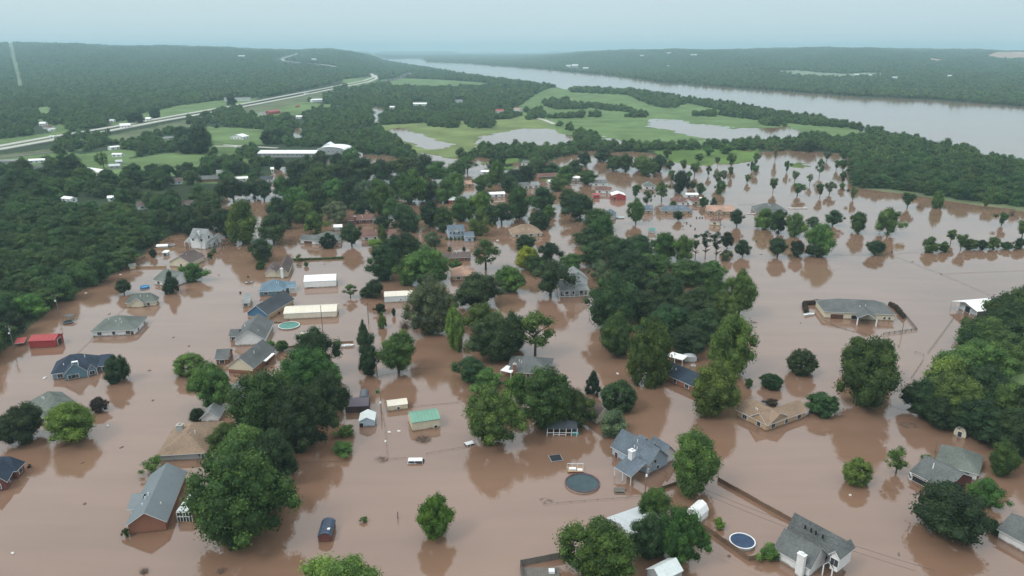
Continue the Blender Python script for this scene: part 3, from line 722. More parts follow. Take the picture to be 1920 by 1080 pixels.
def wood_mask(x, y, d):
    s = land_z(x, y)
    ok = s > 4
    cl = np.zeros(x.shape, bool)
    for p in CLEAR: cl |= in_poly(x, y, p)
    ry = np.interp(x, HWX, HWY)
    hid = ((x > 100) & (x < 205)) | ((x > 352) & (x < 455)) | ((x > 628) & (x < 650))
    cl &= ~(hid & (y > ry + 2) & (y < ry + 32))
    tz = np.zeros(x.shape, bool)
    for p in TREEZ: tz |= in_poly(x, y, p)
    ok &= (~cl) | tz
    ok |= tz & (s > -60) & (y > 225)
    ok &= ~in_poly(x, y, LWOOD)
    sc = F / (d * CP + CAM_H * SP)
    road = (y > ry - 9) & (y < ry + np.where(hid, 3, 15 * sc)) & (x < 712)
    ok &= ~road
    t = (y - 96) / 74.0
    ok &= ~((np.abs(x - (21 + 20 * t)) < 4 + 3 * t) & (t > 0) & (t < 1))
    wx_ = (x - 960) / F * (d * CP + CAM_H * SP)
    for pts, wd in RPTS:
        if wd < 12: continue
        far_ = (d > pts[:, 1].min() - 300) & (d < pts[:, 1].max() + 300) & (wx_ > pts[:, 0].min() - 300) & (wx_ < pts[:, 0].max() + 300) & ok
        ix = np.nonzero(far_)[0]
        if len(ix):
            dx = np.abs(wx_[ix, None] - pts[None, :, 0]); dy = pts[None, :, 1] - d[ix, None]
            hit = ((dx < wd * .5 + 14) & (dy > -20) & (dy < 260 * wd / 30.0)).any(1)
            ok[ix[hit]] = False
    for x0, x1, y0, y1 in KEEP:
        h = 9 * sc
        ok &= ~((x > x0) & (x < x1) & (y > y0) & (y < y1 + h))
    return ok, tz
def make_points(rows, name, label, seed, lat, big=1.0, test=None, hmin=4.2):
    g = np.random.default_rng(seed)
    PX, D = [], []
    for d in rows:
        sc = F / (d * CP + CAM_H * SP)
        step = max(lat * sc, 2.3)
        px = np.arange(-350, 2270, step) + g.uniform(-.5, .5, int(math.ceil(2620 / step))) * step
        PX.append(px); D.append(np.full(len(px), d) + g.uniform(-.5, .5, len(px)) * max(lat, d * .006))
    x = np.concatenate(PX); d = np.concatenate(D); y = py_of(d)
    ok, tz = wood_mask(x, y, d)
    # thinner among the houses left of the town, patchy everywhere
    sub = (x < 700) & (y > 196)
    dens = np.where(sub, .75, 1.0)
    wx = (x - 960) / F * (d * CP + CAM_H * SP)
    clump = np.sin(wx * .031 + 1 + np.sin(d * .02)) * np.cos(d * .023 + np.sin(wx * .017))
    dens = dens * np.where(sub, np.clip(.85 + clump * .9, .12, 1.5), 1)
    dens = dens * np.where((~sub) & (y < 205) & (np.sin(wx * .009 + d * .004) * np.sin(d * .0041 - wx * .003) > .82), .25, 1)
    ok &= g.random(len(x)) < dens
    if test is not None: ok &= test(x, y, d)
    x, y, d = x[ok], y[ok], d[ok]
    sc = F / (d * CP + CAM_H * SP); wx = (x - 960) / F * (d * CP + CAM_H * SP)
    s = land_z(x, y)
    z = np.where(s > 0, hill(x, d) * np.clip(s / 14, 0, 1), 0)
    r = np.maximum(lat * .62, 2.3 / sc * .62) * g.uniform(.75, 1.35, len(x)) * big
    hv = np.minimum(np.maximum(r * .85, hmin), 11) * g.uniform(.8, 1.25, len(x))
    me = bpy.data.meshes.new(name)
    me.vertices.add(len(x)); me.vertices.foreach_set('co', np.stack([wx, d, z + hv * .8], -1).ravel())
    a = me.attributes.new('size', 'FLOAT_VECTOR', 'POINT'); a.data.foreach_set('vector', np.stack([r, r, hv], -1).ravel())
    a = me.attributes.new('yaw', 'FLOAT', 'POINT'); a.data.foreach_set('value', g.uniform(0, 6.28, len(x)))
    me.update()
    o = link(bpy.data.objects.new(name, me))
    tag(o, label, None, None, 'stuff')
    o.color = (.048, .096, .028, 1)
    return o, len(x)
def instancer(o, coll):
    ng = bpy.data.node_groups.new('scatter', 'GeometryNodeTree')
    ng.interface.new_socket('Geometry', in_out='INPUT', socket_type='NodeSocketGeometry')
    ng.interface.new_socket('Geometry', in_out='OUTPUT', socket_type='NodeSocketGeometry')
    n, l = ng.nodes, ng.links
    gi, go = n.new('NodeGroupInput'), n.new('NodeGroupOutput')
    ip = n.new('GeometryNodeInstanceOnPoints')
    m2p = n.new('GeometryNodeMeshToPoints')
    ci = n.new('GeometryNodeCollectionInfo'); ci.inputs['Collection'].default_value = coll
    ci.inputs['Separate Children'].default_value = True; ci.inputs['Reset Children'].default_value = True
    sa = n.new('GeometryNodeInputNamedAttribute'); sa.data_type = 'FLOAT_VECTOR'; sa.inputs[0].default_value = 'size'
    ya = n.new('GeometryNodeInputNamedAttribute'); ya.data_type = 'FLOAT'; ya.inputs[0].default_value = 'yaw'
    cx = n.new('ShaderNodeCombineXYZ')
    ri = n.new('FunctionNodeRandomValue'); ri.data_type = 'INT'; ri.inputs[4].default_value = 0; ri.inputs[5].default_value = len(coll.objects) - 1
    l.new(gi.outputs[0], m2p.inputs[0]); l.new(m2p.outputs[0], ip.inputs['Points']); l.new(ci.outputs[0], ip.inputs['Instance'])
    ip.inputs['Pick Instance'].default_value = True
    l.new(ri.outputs[2], ip.inputs['Instance Index'])
    l.new(sa.outputs[0], ip.inputs['Scale']); l.new(ya.outputs[0], cx.inputs[2])
    l.new(cx.outputs[0], ip.inputs['Rotation']); l.new(ip.outputs[0], go.inputs[0])
    md = o.modifiers.new('scatter', 'NODES'); md.node_group = ng
def template(key, cols):
    c = bpy.data.collections.new('leaf_clumps')
    for i, me in enumerate(CR[key]):
        for col in cols:
            o = bpy.data.objects.new('crown', me); o.color = (*col, 1); c.objects.link(o)
    return c
def woods():
    cm = template('b', [FOL['b'], FOL['d'], FOL['d'], FOL['b']]); cf = template('f', [FOL['b'], FOL['d'], FOL['b'], (.045, .085, .035)]); cx_ = template('x', [(.036, .075, .030), (.028, .06, .028), (.045, .082, .035)])
    tot = []
    def rows(a, b, k, mn):
        r, d = [], a
        while d < b: r.append(d); d += max(mn, d * k)
        return r
    o, n = make_points(rows(165, 620, .0, 8.0), 'woodland', 'dense woods at both sides of the flooded town', 3, 9.5); instancer(o, cm); tot.append(n)
    o, n = make_points(rows(620, 1500, .0, 8.0), 'woodland', 'wooded plain and tree belts beyond the flooded town', 4, 8.0, .92, hmin=3.2); instancer(o, cf); tot.append(n)
    o, n = make_points(rows(1500, 13000, .0075, 12.0), 'woodland', 'far wooded ridges fading into haze', 5, 10.0, test=lambda x, y, d: y > 96); instancer(o, cx_); tot.append(n)
    left_wood(cm)
    print('woods', tot)
# the wood along the left edge: the nearest crowns are trees of their own, the rest one mass
g_ = random.Random(5); LW = []
y_ = 392.0
while y_ < 735:
    c0 = P(100, y_); s0 = ppm(c0); x_ = -90.0 + g_.uniform(0, 20)
    while x_ < 360:
        jx, jy = x_ + g_.uniform(-.3, .3) * 10 * s0, y_ + g_.uniform(-4, 4)
        if in_poly(np.array([jx]), np.array([jy]), LWOOD)[0]:
            LW.append((jx, jy))
        x_ += 9.5 * s0
    y_ += 9.0 * s0 * math.sin(dep(y_))
edge = [(-15, 655, 'just left of the red shed'), (22, 625, 'behind the leaning pole at the left edge'), (52, 600, 'above the red shed'), (84, 575, 'left of the pole beside the trampoline'),
        (118, 545, 'behind the second pole at the left'), (160, 522, 'left of the small dark round tree'), (200, 502, 'on the wood edge above the grey hip roof'), (236, 478, 'on the wood edge by the white shed'), (268, 455, 'at the wood corner by the brown board fence')]
used = set()
for ex, ey, ph in edge:
    j = min((k for k in range(len(LW)) if k not in used), key=lambda k: abs(LW[k][0] - ex) + abs(LW[k][1] - ey))
    used.add(j); LW[j] = (*LW[j], ph)
WOODREST = []
for q in LW:
    jx, jy = q[:2]
    g = P(jx, jy, .5)
    r = g_.uniform(4.2, 6.8); a = g_.uniform(3.6, 5.6)
    if len(q) == 2:
        WOODREST.append((g.x, g.y, a * .97 + .4, r, a)); continue
    k = g_.choice('bbdbdm')
    o = tree_obj(k, g_.randrange(60), g, r, a, a * .97 + .4, g_.uniform(0, 6.28), [g_.uniform(.8, 1.15)] * 3)
    o['label'] = 'bushy green tree of the left wood, ' + q[2]; o['category'] = 'tree'; o['group'] = 'trees on the edge of the left wood'
def left_wood(cm):
    me = bpy.data.meshes.new('woodland'); q = np.array(WOODREST)
    me.vertices.add(len(q)); me.vertices.foreach_set('co', q[:, :3].ravel())
    a = me.attributes.new('size', 'FLOAT_VECTOR', 'POINT'); a.data.foreach_set('vector', q[:, [3, 3, 4]].ravel())
    a = me.attributes.new('yaw', 'FLOAT', 'POINT'); a.data.foreach_set('value', np.random.default_rng(1).uniform(0, 6.28, len(q)))
    me.update(); o = link(bpy.data.objects.new('woodland', me)); o.color = (.048, .096, .028, 1)
    tag(o, 'dense green wood filling the left edge beside the flood', None, None, 'stuff'); instancer(o, cm)
HAZE = 1.25e-4
# ------------------------------------------------------------------ buildings
WIN_MESH = {}
class Wing: pass
def wing(root, A, B, C, ze, zr, typ, roof, wall, ov=.45, base=-1.2, gz0=0.0, trim=M_TRIM, ribs=0, th=.16, partname=('roof', 'wall'), rlabel=None, gable=None):
    """A, B: front eave corners on the survey, C: depth in metres or survey point of the back right corner"""
    ze_, zr_ = ze + gz0, zr + gz0
    a, b = P(*A, ze_), P(*B, ze_)
    u = Vector((b.x - a.x, b.y - a.y, 0)); L = u.length; u.normalize(); n = Vector((-u.y, u.x, 0))
    D = float(C) if not isinstance(C, tuple) else max(2.0, (P(*C, ze_) - b).dot(n))
    W = Wing(); W.a, W.u, W.n, W.L, W.D, W.ov, W.ze, W.g, W.zr = a, u, n, L, D, ov, ze_, gz0, zr_
    def at(s, t, z): return Vector((a.x + u.x * s + n.x * t, a.y + u.y * s + n.y * t, z))
    W.at = at
    rm, wm = MB(), MB(); fm = MB()
    r = zr_ - ze_
    if typ == 'hip':
        if L >= D: k = D / 2 * .95; e1, e2 = (k, D / 2), (L - k, D / 2)
        else: k = L / 2 * .95; e1, e2 = (L / 2, k), (L / 2, D - k)
        c = [(0, 0), (L, 0), (L, D), (0, D)]
        top = [at(*p, ze_ + th) for p in c]; bot = [at(*p, ze_) for p in c]
        r1, r2 = at(*e1, zr_ + th), at(*e2, zr_ + th)
        if L >= D: fs = [(top[0], top[1], r2, r1), (top[1], top[2], r2), (top[2], top[3], r1, r2), (top[3], top[0], r1)]
        else: fs = [(top[0], top[1], r1), (top[1], top[2], r2, r1), (top[2], top[3], r2), (top[3], top[0], r1, r2)]
        for f_ in fs: rm.poly(f_)
        rm.poly(bot[::-1])
        for i in range(4): rm.poly((bot[i], bot[(i + 1) % 4], top[(i + 1) % 4], top[i]), 1)
        q = [at(ov, ov, base), at(L - ov, ov, base), at(L - ov, D - ov, base), at(ov, D - ov, base)]
        wm.hexa(q + [Vector((p.x, p.y, ze_ + .03)) for p in q])
    else:
        ax = typ[-1] if typ != 'shed' else 'u'
        kind = typ[:-1] if typ != 'shed' else 'shed'
        WD, LE = (D, L) if ax == 'u' else (L, D)
        if kind == 'g': pr = [(0, ze_), (WD / 2, zr_), (WD, ze_)]
        elif kind == 's' or kind == 'shed': pr = [(0, ze_), (WD, zr_)]
        elif kind == 'f': pr = [(0, ze_), (WD, ze_)]
        elif kind == 'b': pr = [(0, ze_), (WD * .2, ze_ + r * .68), (WD / 2, zr_), (WD * .8, ze_ + r * .68), (WD, ze_)]
        else: pr = [(WD * (1 - math.cos(math.pi * i / 8)) / 2, ze_ + r * math.sin(math.pi * i / 8)) for i in range(9)]
        def pt(q, e_, z): return at(e_, q, z) if ax == 'u' else at(q, e_, z)
        for i in range(len(pr) - 1):
            (q0, z0), (q1, z1) = pr[i], pr[i + 1]
            rm.poly((pt(q0, 0, z0 + th), pt(q0, LE, z0 + th), pt(q1, LE, z1 + th), pt(q1, 0, z1 + th)))
            rm.poly((pt(q0, 0, z0), pt(q1, 0, z1), pt(q1, LE, z1), pt(q0, LE, z0)))
            for e_ in (0, LE):
                rm.poly((pt(q0, e_, z0), pt(q1, e_, z1), pt(q1, e_, z1 + th), pt(q0, e_, z0 + th)), 1)
            if ribs:
                m_ = int(LE / ribs)
                for j in range(1, m_):
                    e_ = j * LE / m_
                    rm.hexa([pt(q0, e_ - .05, z0 + th), pt(q0, e_ + .05, z0 + th), pt(q1, e_ + .05, z1 + th), pt(q1, e_ - .05, z1 + th),
                             pt(q0, e_ - .03, z0 + th + .07), pt(q0, e_ + .03, z0 + th + .07), pt(q1, e_ + .03, z1 + th + .07), pt(q1, e_ - .03, z1 + th + .07)])
        for q_, z_ in (pr[0], pr[-1]):
            rm.poly((pt(q_, 0, z_), pt(q_, LE, z_), pt(q_, LE, z_ + th), pt(q_, 0, z_ + th)), 1)
        def zat(q): return float(np.interp(q, [p[0] for p in pr], [p[1] for p in pr]))
        qs = [ov] + [p[0] for p in pr[1:-1] if ov < p[0] < WD - ov] + [WD - ov]
        e0, e1 = ov, LE - ov
        for e_ in (e0, e1):
            wm.poly([pt(ov, e_, base)] + [pt(q, e_, zat(q) + .03) for q in qs] + [pt(WD - ov, e_, base)], 0)
        if gable is not None:
            m_ = MB(); z0_ = ze_ - .9
            m_.poly([pt(ov, e0 - .04, z0_)] + [pt(q, e0 - .04, zat(q) - .02) for q in qs] + [pt(WD - ov, e0 - .04, z0_)])
            m_.poly([pt(ov, e0 - .04, z0_), pt(WD - ov, e0 - .04, z0_), pt(WD - ov, e0, z0_ - .001), pt(ov, e0, z0_ - .001)])
            m_.build('gable_siding', gable, root)
        for q in (ov, WD - ov):
            wm.poly((pt(q, e0, base), pt(q, e1, base), pt(q, e1, zat(q) + .03), pt(q, e0, zat(q) + .03)))
        W.zat, W.pr, W.ax = zat, pr, ax
    ro = rm.build(partname[0], [roof, trim], root)
    if rlabel: ro['label'] = rlabel
    if wall is not None: wm.build(partname[1], wall, root)
    return W
def on_wall(W, face, u_, z0, z1, w, kind, root):
    """window, door or garage door on a wall: frame with its pane as a sub-part"""
    g = W.g; ov = W.ov
    if face == 'f': c, d, nn = W.at(ov + (W.L - 2 * ov) * u_, ov, 0), W.u, -W.n
    elif face == 'b': c, d, nn = W.at(ov + (W.L - 2 * ov) * u_, W.D - ov, 0), W.u, W.n
    elif face == 'r': c, d, nn = W.at(W.L - ov, ov + (W.D - 2 * ov) * u_, 0), W.n, W.u
    else: c, d, nn = W.at(ov, ov + (W.D - 2 * ov) * u_, 0), W.n, -W.u
    o3 = root.location
    m = MB()
    c2 = c + nn * .03
    m.obox(c2, d, w + .22, .1, g + z0 - .1, g + z1 + .1)
    name = {'w': 'window', 'd': 'door', 'g': 'garage_door', 'o': 'opening', 'v': 'gable_vent'}[kind]
    fr = m.build(name, M_TRIM, root)
    m = MB(); c3 = c + nn * .09
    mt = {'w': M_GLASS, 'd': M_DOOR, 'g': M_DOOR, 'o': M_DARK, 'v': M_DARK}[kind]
    if kind == 'w' and w > 1.2:
        for s_ in (-1, 1):
            m.obox(c3 + d * s_ * (w / 4), d, w / 2 - .06, .05, g + z0, g + z1)
    else: m.obox(c3, d, w, .05, g + z0, g + z1)
    m.build({'w': 'pane', 'd': 'leaf', 'g': 'leaf', 'o': 'gap', 'v': 'louvre'}[kind], mt, fr)
def chimney(root, px, py, ztop, w, d, m, zb=-.5, u=None):
    p = P(px, py, ztop); mb = MB(); u = u or Vector((1, 0, 0))
    mb.obox((p.x, p.y), u, w, d, zb, ztop)
    ch = mb.build('chimney', m, root)
    mb = MB(); mb.obox((p.x, p.y), u, w + .2, d + .2, ztop + .01, ztop + .18); mb.obox((p.x, p.y), u, w * .4, d * .4, ztop + .18, ztop + .6)
    mb.build('chimney_cap', M_CONC if m is not SI['white'] else M_TRIM, ch)
def vents(root, W, k, seed):
    g = random.Random(seed)
    for _ in range(k):
        s_, t_ = g.uniform(.25, .75), g.uniform(.2, .4)
        h = W.ze + (W.zr - W.ze) * min(1, t_ / .5)
        p = W.at(W.L * s_, W.D * t_, 0); mb = MB(); mb.bar((p.x, p.y, h - .2), (p.x, p.y, h + .75), .13, 6)
        mb.build('roof_vent', M_LAMP, root)
def posts(root, W, face, k, z0=-1.0, r=.1, z1=None, inset=.12, m=M_TRIM):
    for i in range(k):
        f_ = i / (k - 1) if k > 1 else .5
        if face == 'f': p = W.at(inset + (W.L - 2 * inset) * f_, inset, 0)
        elif face == 'r': p = W.at(W.L - inset, inset + (W.D - 2 * inset) * f_, 0)
        else: p = W.at(inset, inset + (W.D - 2 * inset) * f_, 0)
        mb = MB(); mb.bar((p.x, p.y, W.g + z0), (p.x, p.y, (z1 if z1 else W.ze) + .05), r, 6); mb.build('porch_post', m, root)
NB = [0]
def street(w):
    '''the left and middle streets run 8 degrees off the viewing direction: square level fronts up with them'''
    (ax, ay), (bx, by) = w[0], w[1]
    if bx > ax and abs(by - ay) < .035 * (bx - ax) + .5 and ay > 300 and ax < 1060:
        return (w[0], (bx, ay - .047 * (bx - ax))) + tuple(w[2:])
    return w
def house(name, label, cat, ref, wings, extra=None, wins='auto', group=None, g0=0.0, vent=2):
    """wings: (A, B, C, eave, ridge, type, roof, wall [, options])"""
    wings = [street(w_) for w_ in wings]
    A, B = wings[0][0], wings[0][1]
    p = P((A[0] + B[0]) / 2, (A[1] + B[1]) / 2, g0); p.z = g0
    root = empty(name, p, label, cat, group)
    NB[0] += 1
    if ref: REFS.append(((A[0] + B[0]) / 2, (A[1] + B[1]) / 2, ref))
    ws = []
    for wd in wings:
        o = dict(wd[8]) if len(wd) > 8 else {}
        wn_ = o.pop('wins', None)
        W = wing(root, *wd[:8], gz0=g0, **o); ws.append(W)
        if wn_ is not None:
            for it in wn_: on_wall(W, *it, root)
        elif wins == 'auto' and wd[7] is not None and W.ze - g0 > .9:
            zt = min(W.ze - g0 - .3, 1.9) if W.ze - g0 < 3.4 else W.ze - g0 - .9
            z0 = max(.15, zt - 1.2)
            k = max(1, int(W.L / 4.2))
            if zt - z0 > .3:
                for i in range(k): on_wall(W, 'f', (i + .5) / k, z0, zt, 1.5 if i % 2 == 0 else 1.0, 'w', root)
                k = max(1, int(W.D / 6))
                side = 'r' if (W.at(W.L / 2, W.D / 2, 0).x < 0) else 'l'
                for i in range(k): on_wall(W, side, (i + .5) / k, z0, zt, 1.2, 'w', root)
    if vent: vents(root, ws[0], vent, NB[0])
    if extra: extra(root, ws)
    return root, ws
H = house
def hs(*a, **k): return house(*a, **k)

# --- left side of the town
def ex(r, w):
    posts(r, w[0], 'l', 2); on_wall(w[0], 'f', .93, -.3, 1.5, 1.0, 'd', r)
H('house', 'pale house with grey hip roof alone in open water, right of the red metal shed', 'house', 'the grey hip-roofed house near the red shed',
  [((169, 623), (254, 626), 14, 2.0, 5.4, 'hip', SH['green_grey'], SI['white'])], ex, vent=4)
def ex(r, w):
    p_ = P(146, 709, 0); m = MB(); m.obox((p_.x, p_.y), w[1].u, 1.5, .9, -.8, 5.6); ch = m.build('chimney', SI['teal'], r)
    m = MB(); m.obox((p_.x, p_.y), w[1].u, 1.7, 1.1, 5.61, 5.8); m.build('chimney_cap', M_TRIM, ch)
    for s_ in (-.82, .82):
        q_ = p_ + w[1].u * s_; m = MB(); m.obox((q_.x, q_.y), w[1].u, .16, 1.0, -.8, 5.5); m.build('corner_trim', M_TRIM, ch)
    on_wall(w[1], 'f', .28, .4, 1.7, 1.8, 'w', r)
    posts(r, w[2], 'f', 2)
H('house', 'blue house with navy roof and white-trimmed chimney bay', 'house', 'the blue house with the navy roof',
  [((94.5, 703), (182, 691), 11, 2.0, 5.8, 'hip', SH['navy'], SI['blue']), ((118, 705), (165, 697), 6, 2.0, 5.4, 'gn', SH['navy'], SI['teal']),
   ((163, 697), (182, 692), 5, 2.0, 4.0, 'gn', SH['navy'], SI['blue']), ((184, 688), (206, 686), 8, 1.8, 4.3, 'gu', SH['navy'], SI['blue'])], ex)
H('house', 'house with plain grey-green hip roof behind the light green tree', 'house', 'the grey-green hip roof at lower left',
  [((48, 757), (84, 787), (128, 744), 1.7, 5.2, 'hip', SH['green_grey'], SI['white'])])
H('house', 'navy-roofed brick house cut by the left edge of the view', 'house', 'the navy-roofed brick house at the left edge',
  [((-35, 888), (31, 890), (48, 867), 2.2, 5.2, 'hip', SH['navy'], SI['darkbrick']), ((-30, 912), (14, 905), 7, 2.2, 4.8, 'gn', SH['navy'], SI['darkbrick'])])
def ex(r, w):
    chimney(r, 337, 797, 5.2, 1.6, 1.2, SI['grey'])
H('house', 'house with broad tan shingle roof and brown chimney', 'house', 'the tan-roofed house',
  [((293, 856), (388, 850), 17, 1.9, 5.0, 'hip', SH['tan'], SI['grey'], dict(wins=[]))], ex)
H('house', 'small white-grey roof peeking above the tan roof, under the trees', 'house', None,
  [((373, 787), (412, 786), 6, 1.0, 3.2, 'gn', SH['light'], SI['white'], dict(wins=[]))], vent=0)
H('house', 'grey roof mostly hidden behind the big tree, above the tan roof', 'house', None,
  [((412, 735), (462, 745), 10, 1.6, 4.8, 'hip', SH['green_grey'], SI['white'])])
def ex(r, w):
    # white slatted sun room on the right
    m = MB(); a, b = P(330, 961, 2.4), P(358, 961, 2.4)
    m2 = MB()
    for i in range(6):
        x = a.x + (b.x - a.x) * i / 5
        m.box(x - .05, x + .05, a.y + .05, a.y + .15, -.6, 2.4)
    m.box(a.x, b.x, a.y, a.y + .12, 2.3, 2.5); m.box(a.x, b.x, a.y, a.y + .12, 1.2, 1.32)
    m.build('sunroom_frame', M_TRIM, r)
    m = MB(); m.box(a.x, b.x, a.y + .2, a.y + 8, 2.5, 2.6)
    rf = m.build('sunroom_roof', M_TRIM, r)
    for i in range(7):
        m = MB(); x = a.x + (b.x - a.x) * (i + .5) / 7; m.box(x - .12, x + .12, a.y + .1, a.y + 8, 2.62, 2.74); m.build('slat', ME['pale'], rf)
    m = MB(); m.box(a.x + .1, b.x, a.y + .25, a.y + .3, -.6, 2.25); m.build('pane', M_GLASS, r)
H('house', 'long brick house with weathered grey roof and white slatted sunroom', 'house', 'the long weathered grey roof at lower left',
  [((234, 989), (313, 980), (357, 884), 2.3, 5.2, 'gn', ME['weathered'], SI['brick'], dict(wins=[], ov=.5)),
   ((238, 957), (262, 956), 6.5, 2.3, 4.2, 'gu', ME['weathered'], SI['white'], dict(wins=[]))], ex, vent=4)
H('shed', 'red metal shed with white end door by the left wood', 'shed', 'the red metal shed',
  [((52, 641), (103, 640), 6.5, 2.6, 3.8, 'gu', ME['red'], SI['red'], dict(ribs=1.2, ov=.15, trim=ME['red'], wins=[('r', .5, -.3, 2.2, 2.6, 'v')]))], vent=0)
H('awning', 'small low red metal awning left of the red shed', 'awning', None,
  [((27, 645), (45, 643), 4, 1.1, 1.7, 'shed', ME['red'], None, dict(ov=.1))], lambda r, w: posts(r, w[0], 'f', 2, m=M_WOOD), vent=0)
H('house', 'pale house with low grey hip roof behind the small round tree', 'house', 'the small grey hip roof by the blue pool',
  [((234, 569), (293, 566), (303, 558), 1.9, 5.0, 'hip', SH['green_grey'], SI['cream']), ((243, 570), (270, 569.5), 5, 1.9, 4.2, 'gn', SH['green_grey'], SI['cream'], dict(wins=[]))])
H('house', 'grey gable roof wedged between the dark pointed tree and the shrubby tree', 'house', None,
  [((286, 525), (320, 532), (343, 512), 2.0, 5.4, 'gu', SH['green_grey'], SI['white'])])
H('house', 'brown-roofed house with blank white gable front near the white farmhouse', 'house', 'the white gable with the brown roof',
  [((315, 492), (357, 494), 13, 2.2, 5.4, 'gn', SH['brown'], SI['cream'], dict(wins=[('f', .55, .3, 1.6, .9, 'w')])), ((330, 488), (373, 486), 10, 2.2, 5.6, 'hip', SH['brown'], SI['white'])])
def ex(r, w):
    posts(r, w[1], 'f', 7, r=.12); posts(r, w[1], 'r', 3, r=.12)
    for W_, us in ((w[0], (.2, .8)),):
        for u_ in us: on_wall(W_, 'f', u_, 4.3, 5.5, 1.1, 'w', r)
    on_wall(w[0], 'r', .5, 5.0, 6.6, 1.2, 'w', r)
    chimney(r, 372, 434, 9.5, .9, .9, SI['white'])
H('farmhouse', 'tall white farmhouse with steep grey roof and wraparound porch', 'farmhouse', 'the tall white farmhouse',
  [((354, 446), (383, 448), (391, 440), 5.8, 10.0, 'gu', SH['light'], SI['white'], dict(wins=[])),
   ((345, 454), (397, 457), 10, 2.9, 4.6, 'gu', SH['light'], SI['white'], dict(ov=1.9)), ((365, 447), (373, 447), 3, 6.4, 8.6, 'gn', SH['light'], SI['white'], dict(wins=[], base=5)),
   ], ex, vent=0)
H('garage', 'small white garage just right of the tall white farmhouse', 'garage', None,
  [((397, 449), (415, 450), 6, 2.3, 4.4, 'gn', SH['light'], SI['white'])], vent=0)
H('shed', 'long low white shed by the brown board fence at the wood corner', 'shed', None,
  [((292, 463), (314, 463), 4, 1.2, 1.9, 'gu', ME['white'], SI['white'], dict(wins=[]))], vent=0)
H('shed', 'small white shed against the left wood below the board fence', 'shed', 'the small white shed by the left wood',
  [((241, 500), (256, 498), 4, 1.8, 2.5, 'gu', SH['green_grey'], SI['cream'], dict(wins=[]))], vent=0)
H('camper', 'boxy white camper between the long white shed and the brown roof', 'camper', None,
  [((303, 475), (314, 475), 5, 1.6, 1.8, 'an', ME['white'], SI['white'])], vent=0)
# --- middle row of houses
def ex(r, w): chimney(r, 528, 504, 4.6, 1.1, .9, SI['white'])
H('house', 'white gabled house with brown roof and white chimney left of the hedge', 'house', 'the brown-roofed white house with the chimney',
  [((495, 514), (521, 515), 13, 2.0, 4.2, 'gn', SH['brown'], SI['cream'], dict(wins=[])), ((517, 514), (541, 514.5), (547, 489), 2.0, 5.0, 'gn', SH['brown'], SI['cream'], dict(wins=[]))], ex)
def ex(r, w): posts(r, w[1], 'f', 3)
H('house', 'wide teal-blue roofed house with dark teal walls', 'house', 'the teal-blue roofed house',
  [((484, 548), (535, 549), 13, 2.0, 5.0, 'hip', SH['blue'], SI['teal']), ((530, 541), (555, 539), 7, 2.0, 2.6, 'su', SH['blue'], None)], ex)
H('house', 'house with royal blue gable end and near-black roof', 'house', 'the royal blue gabled house',
  [((461, 588), (502, 592), (515, 558), 2.0, 5.6, 'gn', SH['slate'], SI['tan'], dict(wins=[], gable=SI['royal'])), ((452, 569), (468, 569), 8, 1.9, 3.4, 'su', SH['light'], SI['cream'])])
H('house', 'white gabled house with grey roof left of the green pool', 'house', 'the white gabled house by the green pool',
  [((437, 640), (497, 642), (508, 604), 2.0, 5.6, 'gn', SH['grey'], SI['white'], dict(wins=[])), ((428, 632), (446, 631.5), 7, 1.9, 3.4, 'gu', SH['grey'], SI['brick'])])
H('house', 'cream gable and brick house with wide grey roof and white carport end', 'house', 'the cream-gabled brick house',
  [((424, 688), (475, 692), (498, 655), 2.2, 5.8, 'gn', SH['grey'], SI['brick'], dict(wins=[], gable=SI['cream'])), ((402, 675), (428, 676), 8, 1.9, 4.0, 'gu', SH['grey'], SI['brick']),
   ((476, 676), (499, 678), 6, 2.0, 2.3, 'su', ME['white'], None)])
H('metal_building', 'white metal building with low gable roof, upper one of the two long ones', 'outbuilding', 'the upper white metal building',
  [((569, 529), (630, 527), 10, 2.9, 4.4, 'gu', ME['white'], ME['white'], dict(ribs=1.5, ov=.1, wins=[('f', .18, 0, .4, 3, 'o')]))], vent=0)
H('metal_building', 'longest cream metal building, right of the royal blue house', 'outbuilding', 'the long cream metal building',
  [((531, 589), (631, 587), 9, 2.4, 3.6, 'gu', ME['cream'], ME['cream'], dict(ribs=1.5, ov=.1, wins=[]))], vent=0)
H('metal_building', 'pale green-white metal building tucked against the grey-green tree', 'outbuilding', 'the pale metal building by the grey-green tree',
  [((720, 557), (774, 557), 7, 2.6, 3.6, 'gu', ME['cream'], ME['pale'], dict(ribs=1.5, ov=.1, wins=[('f', .58, .9, 1.4, .5, 'w')]))], vent=0)
H('shed', 'cream flat-roofed shed half hidden by the tree below the green pool', 'shed', None,
  [((558, 635), (596, 635), 6, 1.9, 2.5, 'gu', ME['cream'], SI['cream'], dict(wins=[]))], vent=0)
def ex(r, w):
    for i in range(1, 9): 
        p = w[0].at(w[0].L * i / 9, .1, 0); m = MB(); m.box(p.x - .04, p.x + .04, p.y - .03, p.y + .05, -.8, w[0].ze); m.build('batten', M_BOARD, r)
H('shed', 'long dark purple-brown shed left of the dead-end fence', 'shed', 'the long dark shed',
  [((646, 764), (691, 763), 6, 1.9, 2.9, 'gu', ME['purple'], M_BOARD, dict(ov=.15, trim=ME['purple'], wins=[]))], ex, vent=0)
H('shed', 'small grey arched metal shed behind the long dark shed', 'shed', None,
  [((672, 752), (690, 752), 5, 1.2, 2.6, 'an', ME['darkgrey'], ME['silver'], dict(ov=.1, trim=ME['darkgrey'], wins=[]))], vent=0)
